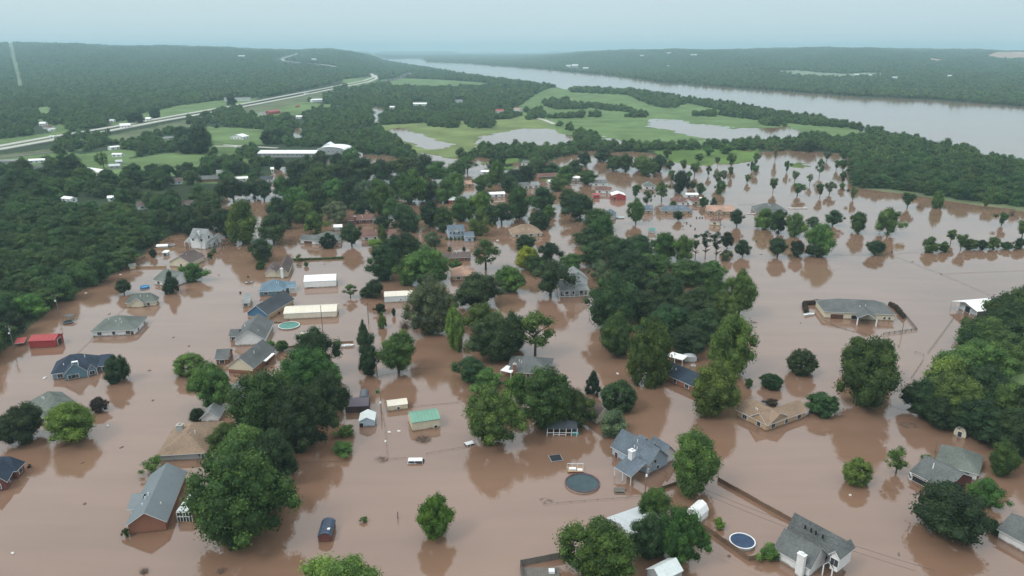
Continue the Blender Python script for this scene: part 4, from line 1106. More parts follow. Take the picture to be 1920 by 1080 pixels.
H('shed', 'small white shed with pale blue gable roof and open side', 'shed', 'the small pale blue shed',
  [((672, 791), (703, 791), 5, 1.8, 2.9, 'gn', ME['pale'], SI['paleblue'], dict(ov=.15, wins=[('f', .14, -.3, 1.3, 1.1, 'o')]))], vent=0)
H('shed', 'narrow cream gable shed behind the green-roofed building', 'shed', 'the narrow cream shed',
  [((727, 763), (765, 758), 4, 1.6, 2.5, 'gu', ME['cream'], SI['cream'], dict(ov=.1, wins=[('f', .52, .3, 1.1, .7, 'w')]))], vent=0)
H('metal_building', 'cream metal building with bright green roof', 'outbuilding', 'the green-roofed building',
  [((772, 794), (826, 786), (818, 766), 2.6, 3.8, 'gu', ME['green'], SI['cream'], dict(ribs=1.0, ov=.1, trim=ME['green'], wins=[('f', .83, .2, .9, .8, 'v')]))], vent=0)
H('shed', 'small dark blue roofed shed with red walls alone at bottom left', 'shed', 'the small dark blue roofed shed',
  [((595, 1008), (622, 1008), 5.6, 1.3, 2.2, 'bn', ME['blue'], SI['darkbrick'], dict(ov=.1, trim=ME['blue'], ribs=.8, wins=[]))],
  lambda r, w: (lambda m, p: (m.box(p.x - .3, p.x + .3, p.y - .3, p.y + .3, 2.0, 2.25), m.build('roof_vent', M_LAMP, r)))(MB(), P(616, 992, 2.1)), vent=0)
H('house', 'pink-tan hip-roofed house among the trees above the dark round tree', 'house', 'the pink-tan hip roof',
  [((847, 519), (893, 519), 12, 2.2, 5.2, 'hip', SH['pink'], SI['tan'])])
H('house', 'low long brown-roofed house left of the open-branched tree', 'house', 'the long brown roof left of the open-branched tree',
  [((812, 486), (884, 487), 8, 1.8, 3.6, 'gu', SH['brown'], SI['brick'])])
H('house', 'long purple-brown roofed house behind the pointed fresh green tree', 'house', None,
  [((677, 445), (745, 446), 10, 2.0, 4.6, 'gu', SH['redbrown'], SI['white'])])
H('house', 'brown-roofed house right of the pale grey-green tree', 'house', None,
  [((652, 414), (699, 413), 9, 2.2, 4.6, 'gu', SH['redbrown'], SI['darkbrick'])], lambda r, w: chimney(r, 665, 406, 4.8, 1.2, 1, SI['darkbrick']))
def ex(r, w): on_wall(w[1], 'f', .5, .2, 1.6, 4.6, 'g', r)
H('house', 'grey-green roofed house with dark garage door behind the round trees', 'house', 'the grey-green roofed house with the dark garage door',
  [((590, 452), (640, 452), 13, 2.2, 5.6, 'hip', SH['green_grey'], SI['white']), ((561, 450), (592, 452), 8, 2.1, 4.2, 'gu', SH['grey'], SI['white'], dict(wins=[]))], ex)
H('shed', 'small white gable shed behind the grey-green roofed house', 'shed', None,
  [((625, 427), (642, 427), 5, 2.0, 3.2, 'gu', ME['white'], SI['palegrey'], dict(wins=[]))], vent=0)
def ex(r, w):
    posts(r, w[2], 'f', 5, r=.12)
    for u_ in (.12, .35, .65, .88): on_wall(w[0], 'f', u_, 3.0, 4.0, 1.0, 'w', r)
    for u_ in (.1, .35, .65, .9): on_wall(w[0], 'f', u_, .5, 1.6, .8, 'w', r)
H('house', 'two-storey white house with grey-blue roof, small gable and side wing', 'house', 'the two-storey white house with the grey-blue roof',
  [((840, 434), (872, 434), 9, 4.6, 7.0, 'gu', SH['bluegrey'], SI['paleblue'], dict(wins=[])), ((871, 445), (890, 445), 8, 2.8, 4.8, 'gu', SH['bluegrey'], SI['paleblue']),
   ((850, 443), (864, 443), 2.4, 2.2, 2.5, 'su', SH['bluegrey'], None), ((851, 433.5), (861, 433.5), 3.5, 4.8, 6.2, 'gn', SH['bluegrey'], SI['white'], dict(wins=[], base=4))], ex, vent=0)
def ex(r, w):
    posts(r, w[1], 'f', 7, r=.14, z0=-1); posts(r, w[1], 'l', 4, r=.14)
    
    W = w[0]; p_ = W.at(W.L * .42, .1, 0); m = MB(); m.obox((p_.x, p_.y), W.u, 1.1, .8, 2.0, 8.4); m.build('chimney', SI['white'], r)
    W = w[1]; a, b = W.at(.1, .1, 0), W.at(W.L - .1, .1, 0)
    m = MB(); m.bar((a.x, a.y, .25), (b.x, b.y, .25), .12, 4); m.build('porch_rail', M_TRIM, r)
H('house', 'tall pale grey gabled house with white-posted porch in the middle', 'house', 'the tall pale grey porch house',
  [((1062, 526), (1104, 524), 9, 6.2, 9.8, 'gn', SH['light'], SI['palegrey'], dict(wins=[])), ((1050, 546), (1105, 544), 8.5, 2.8, 4.9, 'su', SH['light'], SI['palegrey'], dict(ov=1.6))], ex, vent=0)
H('house', 'grey-tan pyramid roofed house above the yellow-green tree', 'house', 'the grey-tan pyramid roof',
  [((961, 440), (1018, 440), 13, 2.0, 6.0, 'hip', SH['tan'], SI['cream'])])
H('house', 'grey-brown roofed house with white side porch behind the centre trees', 'house', 'the grey-brown roof with the white side porch',
  [((948, 698), (1032, 703), 13, 2.0, 5.0, 'hip', SH['grey'], SI['brick']), ((938, 695), (958, 700), 4, 2.3, 2.5, 'su', ME['white'], None)],
  lambda r, w: (posts(r, w[1], 'f', 2), chimney(r, 965, 683, 4.8, 1, 1, SI['brick'])))
H('house', 'brown sloping roof with cream gable under the centre trees', 'house', 'the brown roof under the centre trees',
  [((1060, 745), (1118, 786), (1137, 770), 2.0, 4.6, 'gu', SH['brown'], SI['cream'])])
# --- right-hand houses
def ex(r, w):
    chimney(r, 1300, 686, 4.8, 1.2, 1.0, SI['tan'])
H('house', 'navy-roofed house between two big green trees at centre right', 'house', 'the navy roof between the tall trees',
  [((1230, 695), (1300, 726), 9, 2.1, 4.6, 'gu', SH['navy'], SI['brick'])], ex)
H('carport', 'white flat carport behind the navy-roofed house', 'carport', None,
  [((1250, 668), (1280, 676), 4, 2.1, 2.25, 'su', ME['white'], None)], lambda r, w: posts(r, w[0], 'f', 3), vent=0)
H('house', 'L-shaped tan-roofed brick ranch house in front of the rounded tree', 'house', 'the L-shaped tan-roofed house',
  [((1379, 769), (1441, 799), 9.5, 2.0, 4.4, 'gu', SH['tan'], SI['tan']), ((1438, 799), (1515, 772), (1492, 752), 2.0, 4.4, 'gu', SH['tan'], SI['tan'])], None)
def ex(r, w):
    on_wall(w[0], 'f', .18, -.2, 1.9, 4.8, 'g', r); posts(r, w[1], 'f', 2, r=.25)
    for u_ in (.86, .93): on_wall(w[0], 'f', u_, .7, 1.6, .8, 'w', r)
    on_wall(w[0], 'f', .45, .2, 1.7, 3.2, 'o', r)
H('house', 'long grey-roofed cream and brick house alone in open water at right', 'house', 'the long grey-roofed cream house',
  [((1545, 585), (1681, 591), 14, 2.7, 6.0, 'hip', SH['grey'], SI['cream'], dict(wins=[])), ((1608, 597), (1645, 600), 9, 2.7, 4.6, 'gn', SH['grey'], None), ((1541, 580), (1580, 586), 9, 2.7, 5.2, 'gu', SH['grey'], SI['cream'], dict(wins=[]))], ex)
def ex(r, w): posts(r, w[0], 'f', 5, r=.1); posts(r, w[0], 'l', 3); on_wall(w[0], 'f', .5, .2, 2.6, 2.6, 'o', r)
H('barn', 'broad white low-roofed metal barn with open front at right', 'barn', 'the broad white barn at right',
  [((1784, 565), (1832, 585), (1880, 572), 2.8, 4.6, 'gn', ME['white'], SI['palegrey'], dict(ov=2.2, wins=[]))], ex, vent=0)
def ex(r, w):
    W = w[0]; chimney(r, 1185, 845, 6.2, 1.3, 1.3, SI['white'], 1.0, W.u)
    posts(r, w[1], 'f', 3, r=.11)
    on_wall(W, 'r', .35, 2.6, 3.5, .8, 'w', r); on_wall(W, 'r', .5, .6, 1.5, .8, 'w', r)
    on_wall(W, 'f', .12, -.2, 1.5, 1.0, 'd', r)
H('house', 'blue-grey roofed house with white chimney and porch posts near the round pool', 'house', 'the blue-grey roofed house by the round pool',
  [((1144, 838), (1215, 878), (1260, 859), 2.4, 6.2, 'gu', SH['bluegrey'], SI['paleblue'], dict(wins=[('f', .45, .5, 1.5, 1.4, 'w')])),
   ((1152, 877), (1183, 896), (1212, 883), 2.3, 4.4, 'su', SH['bluegrey'], None), ((1240, 862), (1270, 850), (1262, 822), 2.2, 5.2, 'gn', SH['bluegrey'], SI['white'], dict(wins=[])),
   ((1191, 826), (1203, 833), 3, 4.9, 6.2, 'gu', SH['bluegrey'], SI['white'], dict(wins=[], base=4)), ((1207, 836), (1219, 843), 3, 4.9, 6.2, 'gu', SH['bluegrey'], SI['white'], dict(wins=[], base=4))], ex, vent=3)
H('house', 'grey-roofed low house with open porch above the huge evergreen', 'house', 'the low grey roof above the huge evergreen',
  [((1705, 885), (1775, 921), (1836, 900), 2.0, 4.8, 'gu', SH['grey'], SI['darkbrick'], dict(wins=[('f', .25, .1, 1.4, 3.5, 'o')])), ((1752, 868), (1836, 892), 11, 2.0, 4.8, 'hip', SH['green_grey'], SI['white'])])
H('house', 'grey-roofed white house cut by the right edge of the view', 'house', 'the grey-roofed white house at the right edge',
  [((1868, 993), (1950, 1037), 9.5, 2.1, 4.6, 'gu', SH['grey'], SI['white'], dict(wins=[]))])
def ex(r, w):
    chimney(r, 1504, 1040, 5.0, 1.5, .9, SI['white'], -.5, w[1].u)
    W = w[2]; on_wall(W, 'f', .5, 3.2, 4.7, 1.6, 'w', r); on_wall(w[0], 'f', .93, .5, 1.7, .9, 'w', r); on_wall(w[0], 'f', .84, .5, 1.7, .9, 'w', r)
    posts(r, w[3], 'f', 2, r=.14)
    m = MB(); 
    for px, py in ((1510, 987), (1521, 993), (1530, 998), (1543, 1005)):
        p = P(px, py, 5.6); m = MB(); m.box(p.x - .15, p.x + .15, p.y - .15, p.y + .15, 5.0, 5.9); m.build('roof_vent', M_BLACK, r)
H('house', 'large grey-roofed white house with tall white chimney at bottom right', 'house', 'the large grey-roofed house at bottom right',
  [((1474, 995), (1570, 1049), (1592, 1031), 2.6, 6.0, 'gu', SH['grey'], SI['white'], dict(wins=[])), ((1449, 1030), (1520, 1070), (1560, 1045), 2.2, 5.6, 'gu', SH['grey'], SI['white'], dict(wins=[])),
   ((1553, 1040), (1575, 1052), 6, 5.2, 6.6, 'gn', SH['grey'], SI['white'], dict(wins=[], base=2)), ((1543, 1060), (1562, 1068), 4, 2.4, 3.6, 'gn', SH['grey'], None)], ex, vent=0)
H('barn', 'pale corrugated roof between the two big trees at bottom centre', 'barn', 'the pale corrugated roof',
  [((1136, 972), (1190, 1022), (1245, 982), 2.2, 4.0, 'gn', ME['silver'], SI['grey'], dict(ribs=1.6, ov=.2, trim=ME['silver'], wins=[]))], vent=0)
H('barn', 'white metal roof cut by the bottom edge below the twin trees', 'barn', 'the white roof at the bottom edge',
  [((1211, 1068), (1240, 1092), (1300, 1085), 2.6, 4.2, 'gn', ME['pale'], SI['grey'], dict(ribs=1.6, ov=.2, wins=[]))], vent=0)
H('shed', 'white arched portable shed right of the twin trees', 'shed', 'the white arched shed',
  [((1283, 962), (1309, 974), (1334, 958), 1.9, 3.6, 'bn', ME['white'], ME['white'], dict(ov=.05, wins=[]))], vent=0)
H('shed', 'small white-fronted grey arched shed at the foot of the right wood', 'shed', 'the small arched shed by the right wood',
  [((1787, 812), (1811, 820), 4.5, .6, 3.0, 'an', SH['grey'], SI['cream'], dict(ov=.1, wins=[('f', .5, .1, 1.6, 1.0, 'w')]))], vent=0)
# --- far right-centre houses
H('house', 'maroon-brown roofed house with white front gable and fence in the far flood', 'house', 'the maroon roofs beyond the ranch row',
  [((1257, 379), (1290, 380), 11, 2.2, 5.2, 'hip', SH['redbrown'], SI['white']), ((1279, 379), (1300, 380), 8, 2.2, 4.4, 'gn', SH['redbrown'], SI['white']), ((1298, 378), (1313, 378), 8, 2.2, 4.6, 'gu', SH['redbrown'], SI['cream'])])
H('trailer', 'white trailer parked behind the maroon-roofed house', 'trailer', None, [((1286, 366), (1310, 366), 5, 2.4, 3.4, 'au', ME['white'], SI['white'])], vent=0)
H('trailer', 'white box trailer right of the maroon-roofed house', 'trailer', None, [((1311, 372), (1326, 372), 4, 2.6, 3.0, 'gu', ME['white'], SI['white'])], vent=0)
H('house', 'long slate-blue roofed ranch house with tan walls', 'house', 'the slate-blue roofed ranch',
  [((1241, 396), (1300, 396), 11, 2.0, 4.6, 'hip', SH['bluegrey'], SI['tan'])])
H('house', 'slate roof end showing right of the lone leafy tree', 'house', None, [((1206, 395), (1226, 395), 9, 2.0, 4.4, 'gu', SH['bluegrey'], SI['tan'])])
H('house', 'long tan-roofed ranch house right of the slate-blue ranch', 'house', 'the tan-roofed far ranch',
  [((1326, 396), (1378, 397), 12, 2.0, 4.6, 'gu', SH['pink'], SI['tan']), ((1340, 398), (1358, 398), 6, 2.0, 3.8, 'gn', SH['pink'], SI['tan'])])
H('house', 'dark grey hip roof beside the white floating dock', 'house', 'the dark grey hip roof by the white dock',
  [((1417, 396), (1478, 397), 14, 1.8, 5.6, 'hip', SH['grey'], SI['grey'])])
H('cottage', 'tiny cream cottage with maroon roof in open water', 'cottage', 'the tiny cream cottage',
  [((1329, 414), (1351, 416), 6, 2.6, 4.4, 'hip', SH['redbrown'], SI['cream'])])
H('barn', 'bright red barn with white gable roof', 'barn', 'the bright red barn',
  [((1147, 367), (1174, 367), 10, 3.2, 4.8, 'gn', ME['white'], ME['red'], dict(ov=.1, wins=[('f', .2, -.5, 2.4, 2.0, 'd')]))], vent=0)
H('barn', 'second smaller red shed beside the bright red barn', 'barn', None, [((1112, 366), (1126, 366), 5, 2.4, 3.2, 'gu', ME['red'], ME['red'], dict(wins=[]))], vent=0)
H('house', 'pale blue-grey roof beside the small swimming pool', 'house', 'the pale blue-grey roof by the small pool',
  [((1129, 407), (1154, 408), 14, 1.8, 4.2, 'gn', SH['bluegrey'], SI['grey'])])
H('house', 'greenish grey pyramid roof with white side, far behind the lone tree', 'house', 'the greenish pyramid roof',
  [((1207, 350), (1231, 350), 11, 2.4, 5.6, 'hip', SH['green_grey'], SI['white'])])
H('house', 'grey roof with white posts behind the round tree', 'house', None, [((1110, 344), (1139, 344), 9, 2.4, 4.4, 'gu', SH['grey'], SI['white'])], lambda r, w: posts(r, w[0], 'f', 5))
H('shed', 'tiny teal-roofed shed in the open water', 'shed', 'the tiny teal-roofed shed', [((1214, 432), (1229, 433), 4, 1.7, 3.0, 'hip', SH['teal'], SI['palegrey'], dict(wins=[]))], vent=0)
# --- roofs among the town trees
far = [
 ('house', 'red-brown long roof with white end wall in the upper town', (1032, 322), (1088, 322), 9, 'redbrown', 'cream'), ('house', 'red-brown roof right of the dark round bush in the upper town', (1010, 332), (1068, 333), 9, 'redbrown', 'brick'),
 ('house', 'long red roof left of the bright red barn', (1116, 357), (1146, 358), 8, 'redbrown', 'white'), ('building', 'bright white domed roof in the upper town', (1030, 342), (1052, 342), 9, 'W', 'white'),
 ('house', 'white-walled house with green-grey roof, small and square, upper town', (976, 306), (996, 308), 9, 'green_grey', 'white'), ('house', 'long grey roof with white garage, upper town', (956, 350), (994, 350), 8, 'grey', 'white'),
 ('building', 'white tarpaulin-like roof right of the domed roof', (1063, 333), (1086, 335), 8, 'W', 'white'), ('house', 'small grey roof behind the white shed in upper town', (998, 348), (1013, 348), 8, 'light', 'white'),
 ('building', 'long bright white flat roof left of the middle trees', (902, 366), (948, 366), 7, 'W', 'white'), ('house', 'pink-brown roof left of the round green tree', (871, 346), (890, 346), 8, 'pink', 'tan'),
 ('house', 'grey hip roof in brown water, left of the red round shed', (799, 371), (830, 371), 8, 'grey', 'white'), ('shed', 'round red shed with white domed roof', (841, 376), (860, 376), 6, 'D', 'red'),
 ('house', 'white house wall showing between two crowns near the top of town', (812, 344), (832, 344), 8, 'light', 'white'), ('building', 'low white roof at the top of the town', (902, 323), (928, 323), 5, 'W', 'white'),
 ('house', 'grey roof deep among the dark town trees', (656, 333), (680, 333), 8, 'grey', 'white'), ('house', 'pale greenish roof scrap right of the purple-brown roof', (728, 410), (742, 410), 7, 'light', 'white'),
 ('house', 'grey house with brown fence behind the pale grey-green tree', (682, 390), (702, 390), 7, 'grey', 'white'), ('house', 'brown roof with white frames beyond the middle trees', (912, 312), (940, 312), 9, 'brown', 'palegrey'),
 ('house', 'long grey roof of the brick house left of the road mouth', (367, 337), (417, 337), 9, 'grey', 'brick'), ('building', 'low bright white building right of the long grey roof', (437, 336), (465, 336), 7, 'W', 'white'),
 ('house', 'dark blue roofed white house by the flooded road mouth', (488, 338), (512, 338), 10, 'slate', 'white'), ('house', 'brown roof at the left end of the town road', (318, 341), (342, 341), 9, 'brown', 'white'),
 ('house', 'green-grey roofed house in the left wood, first from the left edge', (8, 388), (62, 390), 10, 'light', 'white'), ('house', 'long pale green roof in the left wood', (75, 390), (140, 388), 9, 'light', 'grey'),
 ('house', 'pale roof showing among the left wood trees', (145, 412), (165, 408), 8, 'grey', 'white'), ('house', 'brown-roofed house above the navy shed in the left suburb', (254, 387), (278, 387), 9, 'brown', 'white'),
 ('house', 'brown roof and white wall at the meadow edge, left suburb', (338, 385), (362, 386), 9, 'brown', 'white'), ('house', 'navy blue roof in the left suburb near the wood', (262, 409), (288, 413), 8, 'navy', 'white'),
 ('house', 'white roof tent-like between trees in the left suburb', (200, 372), (232, 370), 7, 'W', 'white'), ('house', 'small bright roof beside the left wood', (113, 372), (131, 374), 6, 'W', 'white')]
for nm, lb, A, B, D_, rf, wl_ in far:
    g0 = max(0.0, min(.8, gz(*A)))
    roofm = ME['white'] if rf in 'WD' else SH[rf]
    H(nm, lb, nm, None, [(A, B, D_, 2.3, 4.4 if rf != 'W' else 3.4, 'gu' if rf != 'D' else 'hip', roofm, ME['red'] if wl_ == 'red' else SI[wl_])], vent=0, g0=g0)
# --- suburb and farms beyond
sub = [
 ('building', 'long white warehouse beside the lane', [((482, 288), (596, 288), 22, 3.6, 5.4, 'gu', 'W', 'grey'), ((594, 281), (645, 282), 24, 4.5, 7.5, 'an', 'W', 'grey')]),
 ('building', 'white hall with steep gable beside the warehouse', [((604, 275), (624, 275), 14, 6, 9.5, 'gn', 'W', 'white')]),
 ('building', 'low white annex right of the warehouse', [((646, 287), (660, 290), 12, 4, 5, 'gu', 'W', 'white')]),
 ('barn', 'small white barn with dark opening on the meadow', [((431, 256), (455, 257), 12, 3, 5.5, 'gn', 'W', 'white')]),
 ('barn', 'white-roofed barn with lean-to on the left meadow', [((152, 320), (187, 325), 12, 3, 5, 'gu', 'W', 'white')]),
 ('shed', 'small blue-grey metal shed on the left meadow', [((203, 312), (225, 312), 7, 2.6, 4, 'gu', 'silver', 'grey')]),
 ('shed', 'second blue-grey shed behind the first on the meadow', [((217, 304), (230, 303), 7, 2.6, 4, 'gu', 'silver', 'grey')]),
 ('house', 'white house by the highway verge', [((225, 236), (245, 235), 10, 3, 5.5, 'gu', 'W', 'white')]),
 ('house', 'tiny white house by the lone round tree beyond the highway', [((271, 223), (281, 223), 9, 3, 5, 'gu', 'W', 'white')]),
 ('house', 'white shed left of the white house by the highway', [((204, 226), (213, 226), 7, 2.5, 3.5, 'gu', 'W', 'white')]),
 ('house', 'grey-roofed house at the far left below the highway', [((52, 318), (90, 318), 10, 2.6, 5, 'hip', 'grey', 'white')]),
 ('house', 'white vehicles-like low roofs below the highway at far left', [((52, 302), (84, 302), 9, 2.4, 3.6, 'gu', 'W', 'white')]),
 ('building', 'pale flat roof at the left edge below the highway', [((-20, 304), (32, 303), 12, 3, 3.8, 'gu', 'light', 'grey')]),
 ('house', 'white mobile home among trees right of the meadow trees', [((207, 277), (226, 275), 7, 2.6, 3.6, 'gu', 'W', 'white')]),
 ('house', 'second white mobile home below the first', [((208, 290), (227, 290), 7, 2.4, 3.4, 'gu', 'W', 'white')]),
 ('barn', 'red metal barn beside the highway', [((506, 210), (526, 208), 10, 4, 6, 'gu', 'red', 'red')]),
 ('shed', 'tiny red shed right of the red metal barn', [((553, 198), (560, 198), 7, 3, 4, 'gu', 'red', 'red')]),
 ('house', 'pale house left of the red metal barn', [((484, 213), (496, 213), 8, 3, 5, 'gu', 'light', 'white')]),
 ('house', 'white roof right of the red metal barn, past the trees', [((554, 219), (566, 219), 9, 3, 4.5, 'gu', 'W', 'white')]),
 ('house', 'white roof under trees beside the highway end', [((585, 188), (606, 187), 10, 4, 6, 'gu', 'W', 'white')]),
 ('house', 'red-roofed house between the ponds and the river', [((928, 208), (945, 208), 10, 3.5, 5.5, 'gu', 'red', 'white')]),
 ('house', 'white-roofed house group left of the red-roofed house', [((774, 195), (800, 195), 10, 3, 5, 'gu', 'W', 'white')]),
 ('house', 'white roof among the trees beyond the ponds', [((730, 201), (740, 201), 8, 3, 4.5, 'gu', 'W', 'white')]),
 ('house', 'pale roof among the far trees near the river meadow', [((855, 190), (868, 189), 9, 3, 5, 'gu', 'light', 'white')]),
 ('house', 'pale pink roof by the farm track', [((962, 204), (974, 206), 9, 3, 5, 'gu', 'pink', 'white')]),
 ('house', 'white house at the left suburb among dark trees', [((72, 232), (84, 232), 8, 3, 5, 'gu', 'W', 'white')]),
 ('house', 'low brown-roofed house in the left suburb clearing', [((79, 238), (96, 239), 8, 2.6, 4.2, 'gu', 'redbrown', 'white')]),
 ('house', 'white roof strip below the brown roof in the suburb clearing', [((91, 243), (104, 242), 5, 2.4, 3, 'gu', 'W', 'white')]),
 ('house', 'small white roof by the highway verge at left', [((91, 256), (101, 256), 5, 2.4, 3, 'gu', 'W', 'white')]),
 ('house', 'white house near the lane with trees around', [((342, 250), (354, 250), 8, 3, 5, 'gu', 'W', 'white')]),
 ('house', 'pale roof left of the white house near the lane', [((307, 260), (330, 258), 7, 3, 4.5, 'gu', 'light', 'white')]),
 ('building', 'row of pale roofs just past the highway at the wood edge', [((420, 186), (470, 185), 14, 4, 6, 'gu', 'light', 'white')]),
 ('house', 'white house below the grey thicket by the lane', [((405, 325), (422, 326), 9, 3, 5, 'gu', 'light', 'white')]),
 ('shed', 'tiny white shed right of the grey thicket', [((507, 318), (514, 318), 6, 2.6, 4, 'gu', 'W', 'white')])]
for nm, lb, wgs in sub:
    A = wgs[0][0]; g0 = .85
    H(nm, lb, nm, None, [(w_[0], w_[1], w_[2], w_[3], w_[4], w_[5], ME['white'] if w_[6] == 'W' else ME[w_[6]] if w_[6] in ('silver', 'red') else SH[w_[6]],
                          ME['red'] if w_[7] == 'red' else SI[w_[7]], dict(base=-.5)) for w_ in wgs], vent=0, g0=g0, wins='auto')
    xs_ = [w_[0][0] for w_ in wgs] + [w_[1][0] for w_ in wgs]; ys_ = [w_[0][1] for w_ in wgs]
    KEEP.append((min(xs_) - 3, max(xs_) + 3, min(ys_) - 4, max(ys_) + 2))
for q in far:
    KEEP.append((q[2][0] - 3, q[3][0] + 3, q[2][1] - 6, q[2][1] + 2))
# --- far beyond the river
fr = [(1066, 130, 12, 6, 'white mill building on the far river bank, leftmost'), (1078, 131, 16, 9, 'tallest white mill building on the far river bank'), (1098, 134, 14, 5, 'low white mill building on the far river bank, rightmost'),
      (1203, 108, 10, 3, 'white far building on the right ridge, leftmost'), (1253, 107, 10, 3, 'white far building on the right ridge, second from left'), (1300, 107, 16, 3, 'long pale far building on the right ridge'),
      (1252, 128, 5, 2, 'tiny white roof on the far slope above the river'), (1605, 147, 11, 4, 'white building in the far clearing, leftmost'), (1631, 148, 7, 4, 'white building in the far clearing, middle'),
      (1677, 152, 11, 3, 'white building in the far clearing, rightmost'), (1779, 150, 8, 5, 'square white tank on the far wooded slope'), (455, 110, 16, 3, 'pale buildings on the far left ridge'),
      (590, 116, 12, 3, 'white building beside the far climbing road')]
for x, y, w_, h_, lb in fr:
    p = world_of(x, y); s_ = ppm(p)
    root = empty('building', p, lb, 'building')
    W_ = w_ * .7 / s_; h2 = h_ * .5 / s_; m = MB()
    m.box(p.x - W_ / 2, p.x + W_ / 2, p.y, p.y + W_ * .4, p.z + 2, p.z + 8 + h2); m.build('wall', SI['grey'], root)
    m = MB(); m.hexa([(p.x - W_ / 2 - 1, p.y - 1, p.z + 8 + h2), (p.x + W_ / 2 + 1, p.y - 1, p.z + 8 + h2), (p.x + W_ / 2 + 1, p.y + W_ * .4 + 1, p.z + 8 + h2), (p.x - W_ / 2 - 1, p.y + W_ * .4 + 1, p.z + 8 + h2),
                      (p.x - W_ / 2 - 1, p.y + W_ * .2 - 1, p.z + 10 + h2 * 1.4), (p.x + W_ / 2 + 1, p.y + W_ * .2 - 1, p.z + 10 + h2 * 1.4), (p.x + W_ / 2 + 1, p.y + W_ * .2 + 1, p.z + 10 + h2 * 1.4), (p.x - W_ / 2 - 1, p.y + W_ * .2 + 1, p.z + 10 + h2 * 1.4)])
    m.build('roof', ME['pale'], root)
# ------------------------------------------------------------------ fences, poles, pools, vehicles, debris
def fence(name, label, pts, h, kind, m, ref=None, z0=-.8, pw=2.5, g0=0.0):
    W_ = [P(x, y, g0) for x, y in pts]
    root = empty(name, W_[0].copy(), label, 'fence')
    if ref: REFS.append((pts[len(pts) // 2][0], pts[len(pts) // 2][1], ref))
    k_ = 0
    for a, b in zip(W_[:-1], W_[1:]):
        d = b - a; L = d.length; d.normalize(); n = max(1, int(L / pw))
        for i in range(n + 1):
            p = a + d * L * i / n
            mb = MB(); r_ = .07 if kind != 'wire' else .045
            mb.obox((p.x, p.y), d, r_ * 2, r_ * 2, z0, g0 + h + (.08 if kind != 'wire' else 0)); mb.build('post', m, root)
            if i < n:
                q0, q1 = a + d * (L * i / n + r_), a + d * (L * (i + 1) / n - r_)
                mb = MB(); c = (q0 + q1) / 2; w = (q1 - q0).length
                jit = rnd.uniform(-.05, .05)
                if kind == 'board':
                    nb = 8
                    for j in range(nb):
                        t = (j + .5) / nb; cc = q0 + (q1 - q0) * t
                        mb.obox((cc.x, cc.y), d, w / nb - .02, .03 + .015 * (j % 2), z0, g0 + h + jit + rnd.uniform(-.02, .02))
                    mb.build('fence_panel', m, root)
                elif kind == 'picket':
                    for j in range(8):
                        t = (j + .5) / 8; cc = q0 + (q1 - q0) * t
                        mb.obox((cc.x, cc.y), d, .05, .05, z0, g0 + h)
                    mb.obox((c.x, c.y), d, w, .06, g0 + h - .2, g0 + h - .12); mb.build('fence_panel', m, root)
                else:
                    mb.obox((c.x, c.y), d, w, .035, g0 + h - .05, g0 + h + .01); 
                    if h > .35: mb.obox((c.x, c.y), d, w, .03, g0 + h * .4, g0 + h * .4 + .04)
                    mb.build('rail', m, root)
                k_ += 1
    return root
fence('board_fence', 'weathered board fence cut by the bottom edge, left of the big tree', [(976, 1062), (1060, 1046)], 1.6, 'board', M_GREYWOOD, 'the grey board fence at the bottom edge')
fence('board_fence', 'short grey board fence running down at the left of the deck', [(976, 1064), (982, 1100)], 1.4, 'board', M_GREYWOOD)
fence('board_fence', 'long brown board fence running down to the big bottom-right house', [(1346, 902), (1400, 932), (1440, 955), (1490, 982)], 1.1, 'board', M_WOOD, 'the long brown fence')
fence('board_fence', 'brown board fence from the twin trees past the blue pool', [(1310, 985), (1360, 1020), (1404, 1052), (1444, 1046)], 1.2, 'board', M_WOOD, 'the brown fence by the blue pool')
fence('board_fence', 'brown board fence between the utility pole and the leafy tree', [(1208, 933), (1242, 918), (1272, 908)], 1.0, 'board', M_WOOD)
fence('board_fence', 'curved tan board fence behind the tall white farmhouse', [(300, 458), (318, 447), (346, 443)], 1.1, 'board', M_FRESH)
fence('board_fence', 'tan board fence below the long low white shed', [(290, 468), (346, 467)], .9, 'board', M_FRESH)
fence('board_fence', 'tan board fence between the small white shed and the brown roof house', [(257, 503), (312, 502)], .9, 'board', M_FRESH)
fence('board_fence', 'dark board fence running up the wood edge from the small white shed', [(254, 494), (272, 483)], .9, 'board', M_WOOD)
fence('board_fence', 'dark brown fence line below the cream gable houses', [(492, 655), (545, 651), (580, 645), (662, 642)], .5, 'board', M_WOOD)
fence('wire_fence', 'dark debris-hung fence running down from the white meter post', [(717, 775), (722, 800), (727, 862)], .55, 'wire', M_WOOD, 'the debris-hung fence', pw=3)
fence('wire_fence', 'short rail at the foot of the debris-hung fence', [(727, 862), (742, 861), (760, 859)], .3, 'wire', M_WOOD, pw=3)
fence('wire_fence', 'thin wire fence left of the twin-crowned centre tree', [(800, 851), (872, 839)], .3, 'wire', M_GREYWOOD, pw=3)
fence('wire_fence', 'thin wire fence right of the lone tree with the trunk', [(712, 706), (780, 693), (850, 689)], .35, 'wire', M_GREYWOOD, pw=3)
fence('wire_fence', 'thin wire fence behind the green-roofed building', [(768, 764), (880, 753)], .25, 'wire', M_GREYWOOD, pw=3)
fence('wire_fence', 'faint wire fence crossing the water to the utility pole', [(1020, 946), (1120, 938), (1204, 932)], .3, 'wire', M_GREYWOOD, pw=3)
fence('wire_fence', 'long wire fence running down from the broad white barn', [(1798, 582), (1770, 622), (1740, 662)], .8, 'wire', M_GREYWOOD, 'the long wire fence by the barn', pw=3)
fence('wire_fence', 'lower piece of wire fence with a corner, below the long one', [(1716, 661), (1732, 667), (1730, 677), (1709, 709)], .6, 'wire', M_GREYWOOD, pw=3)
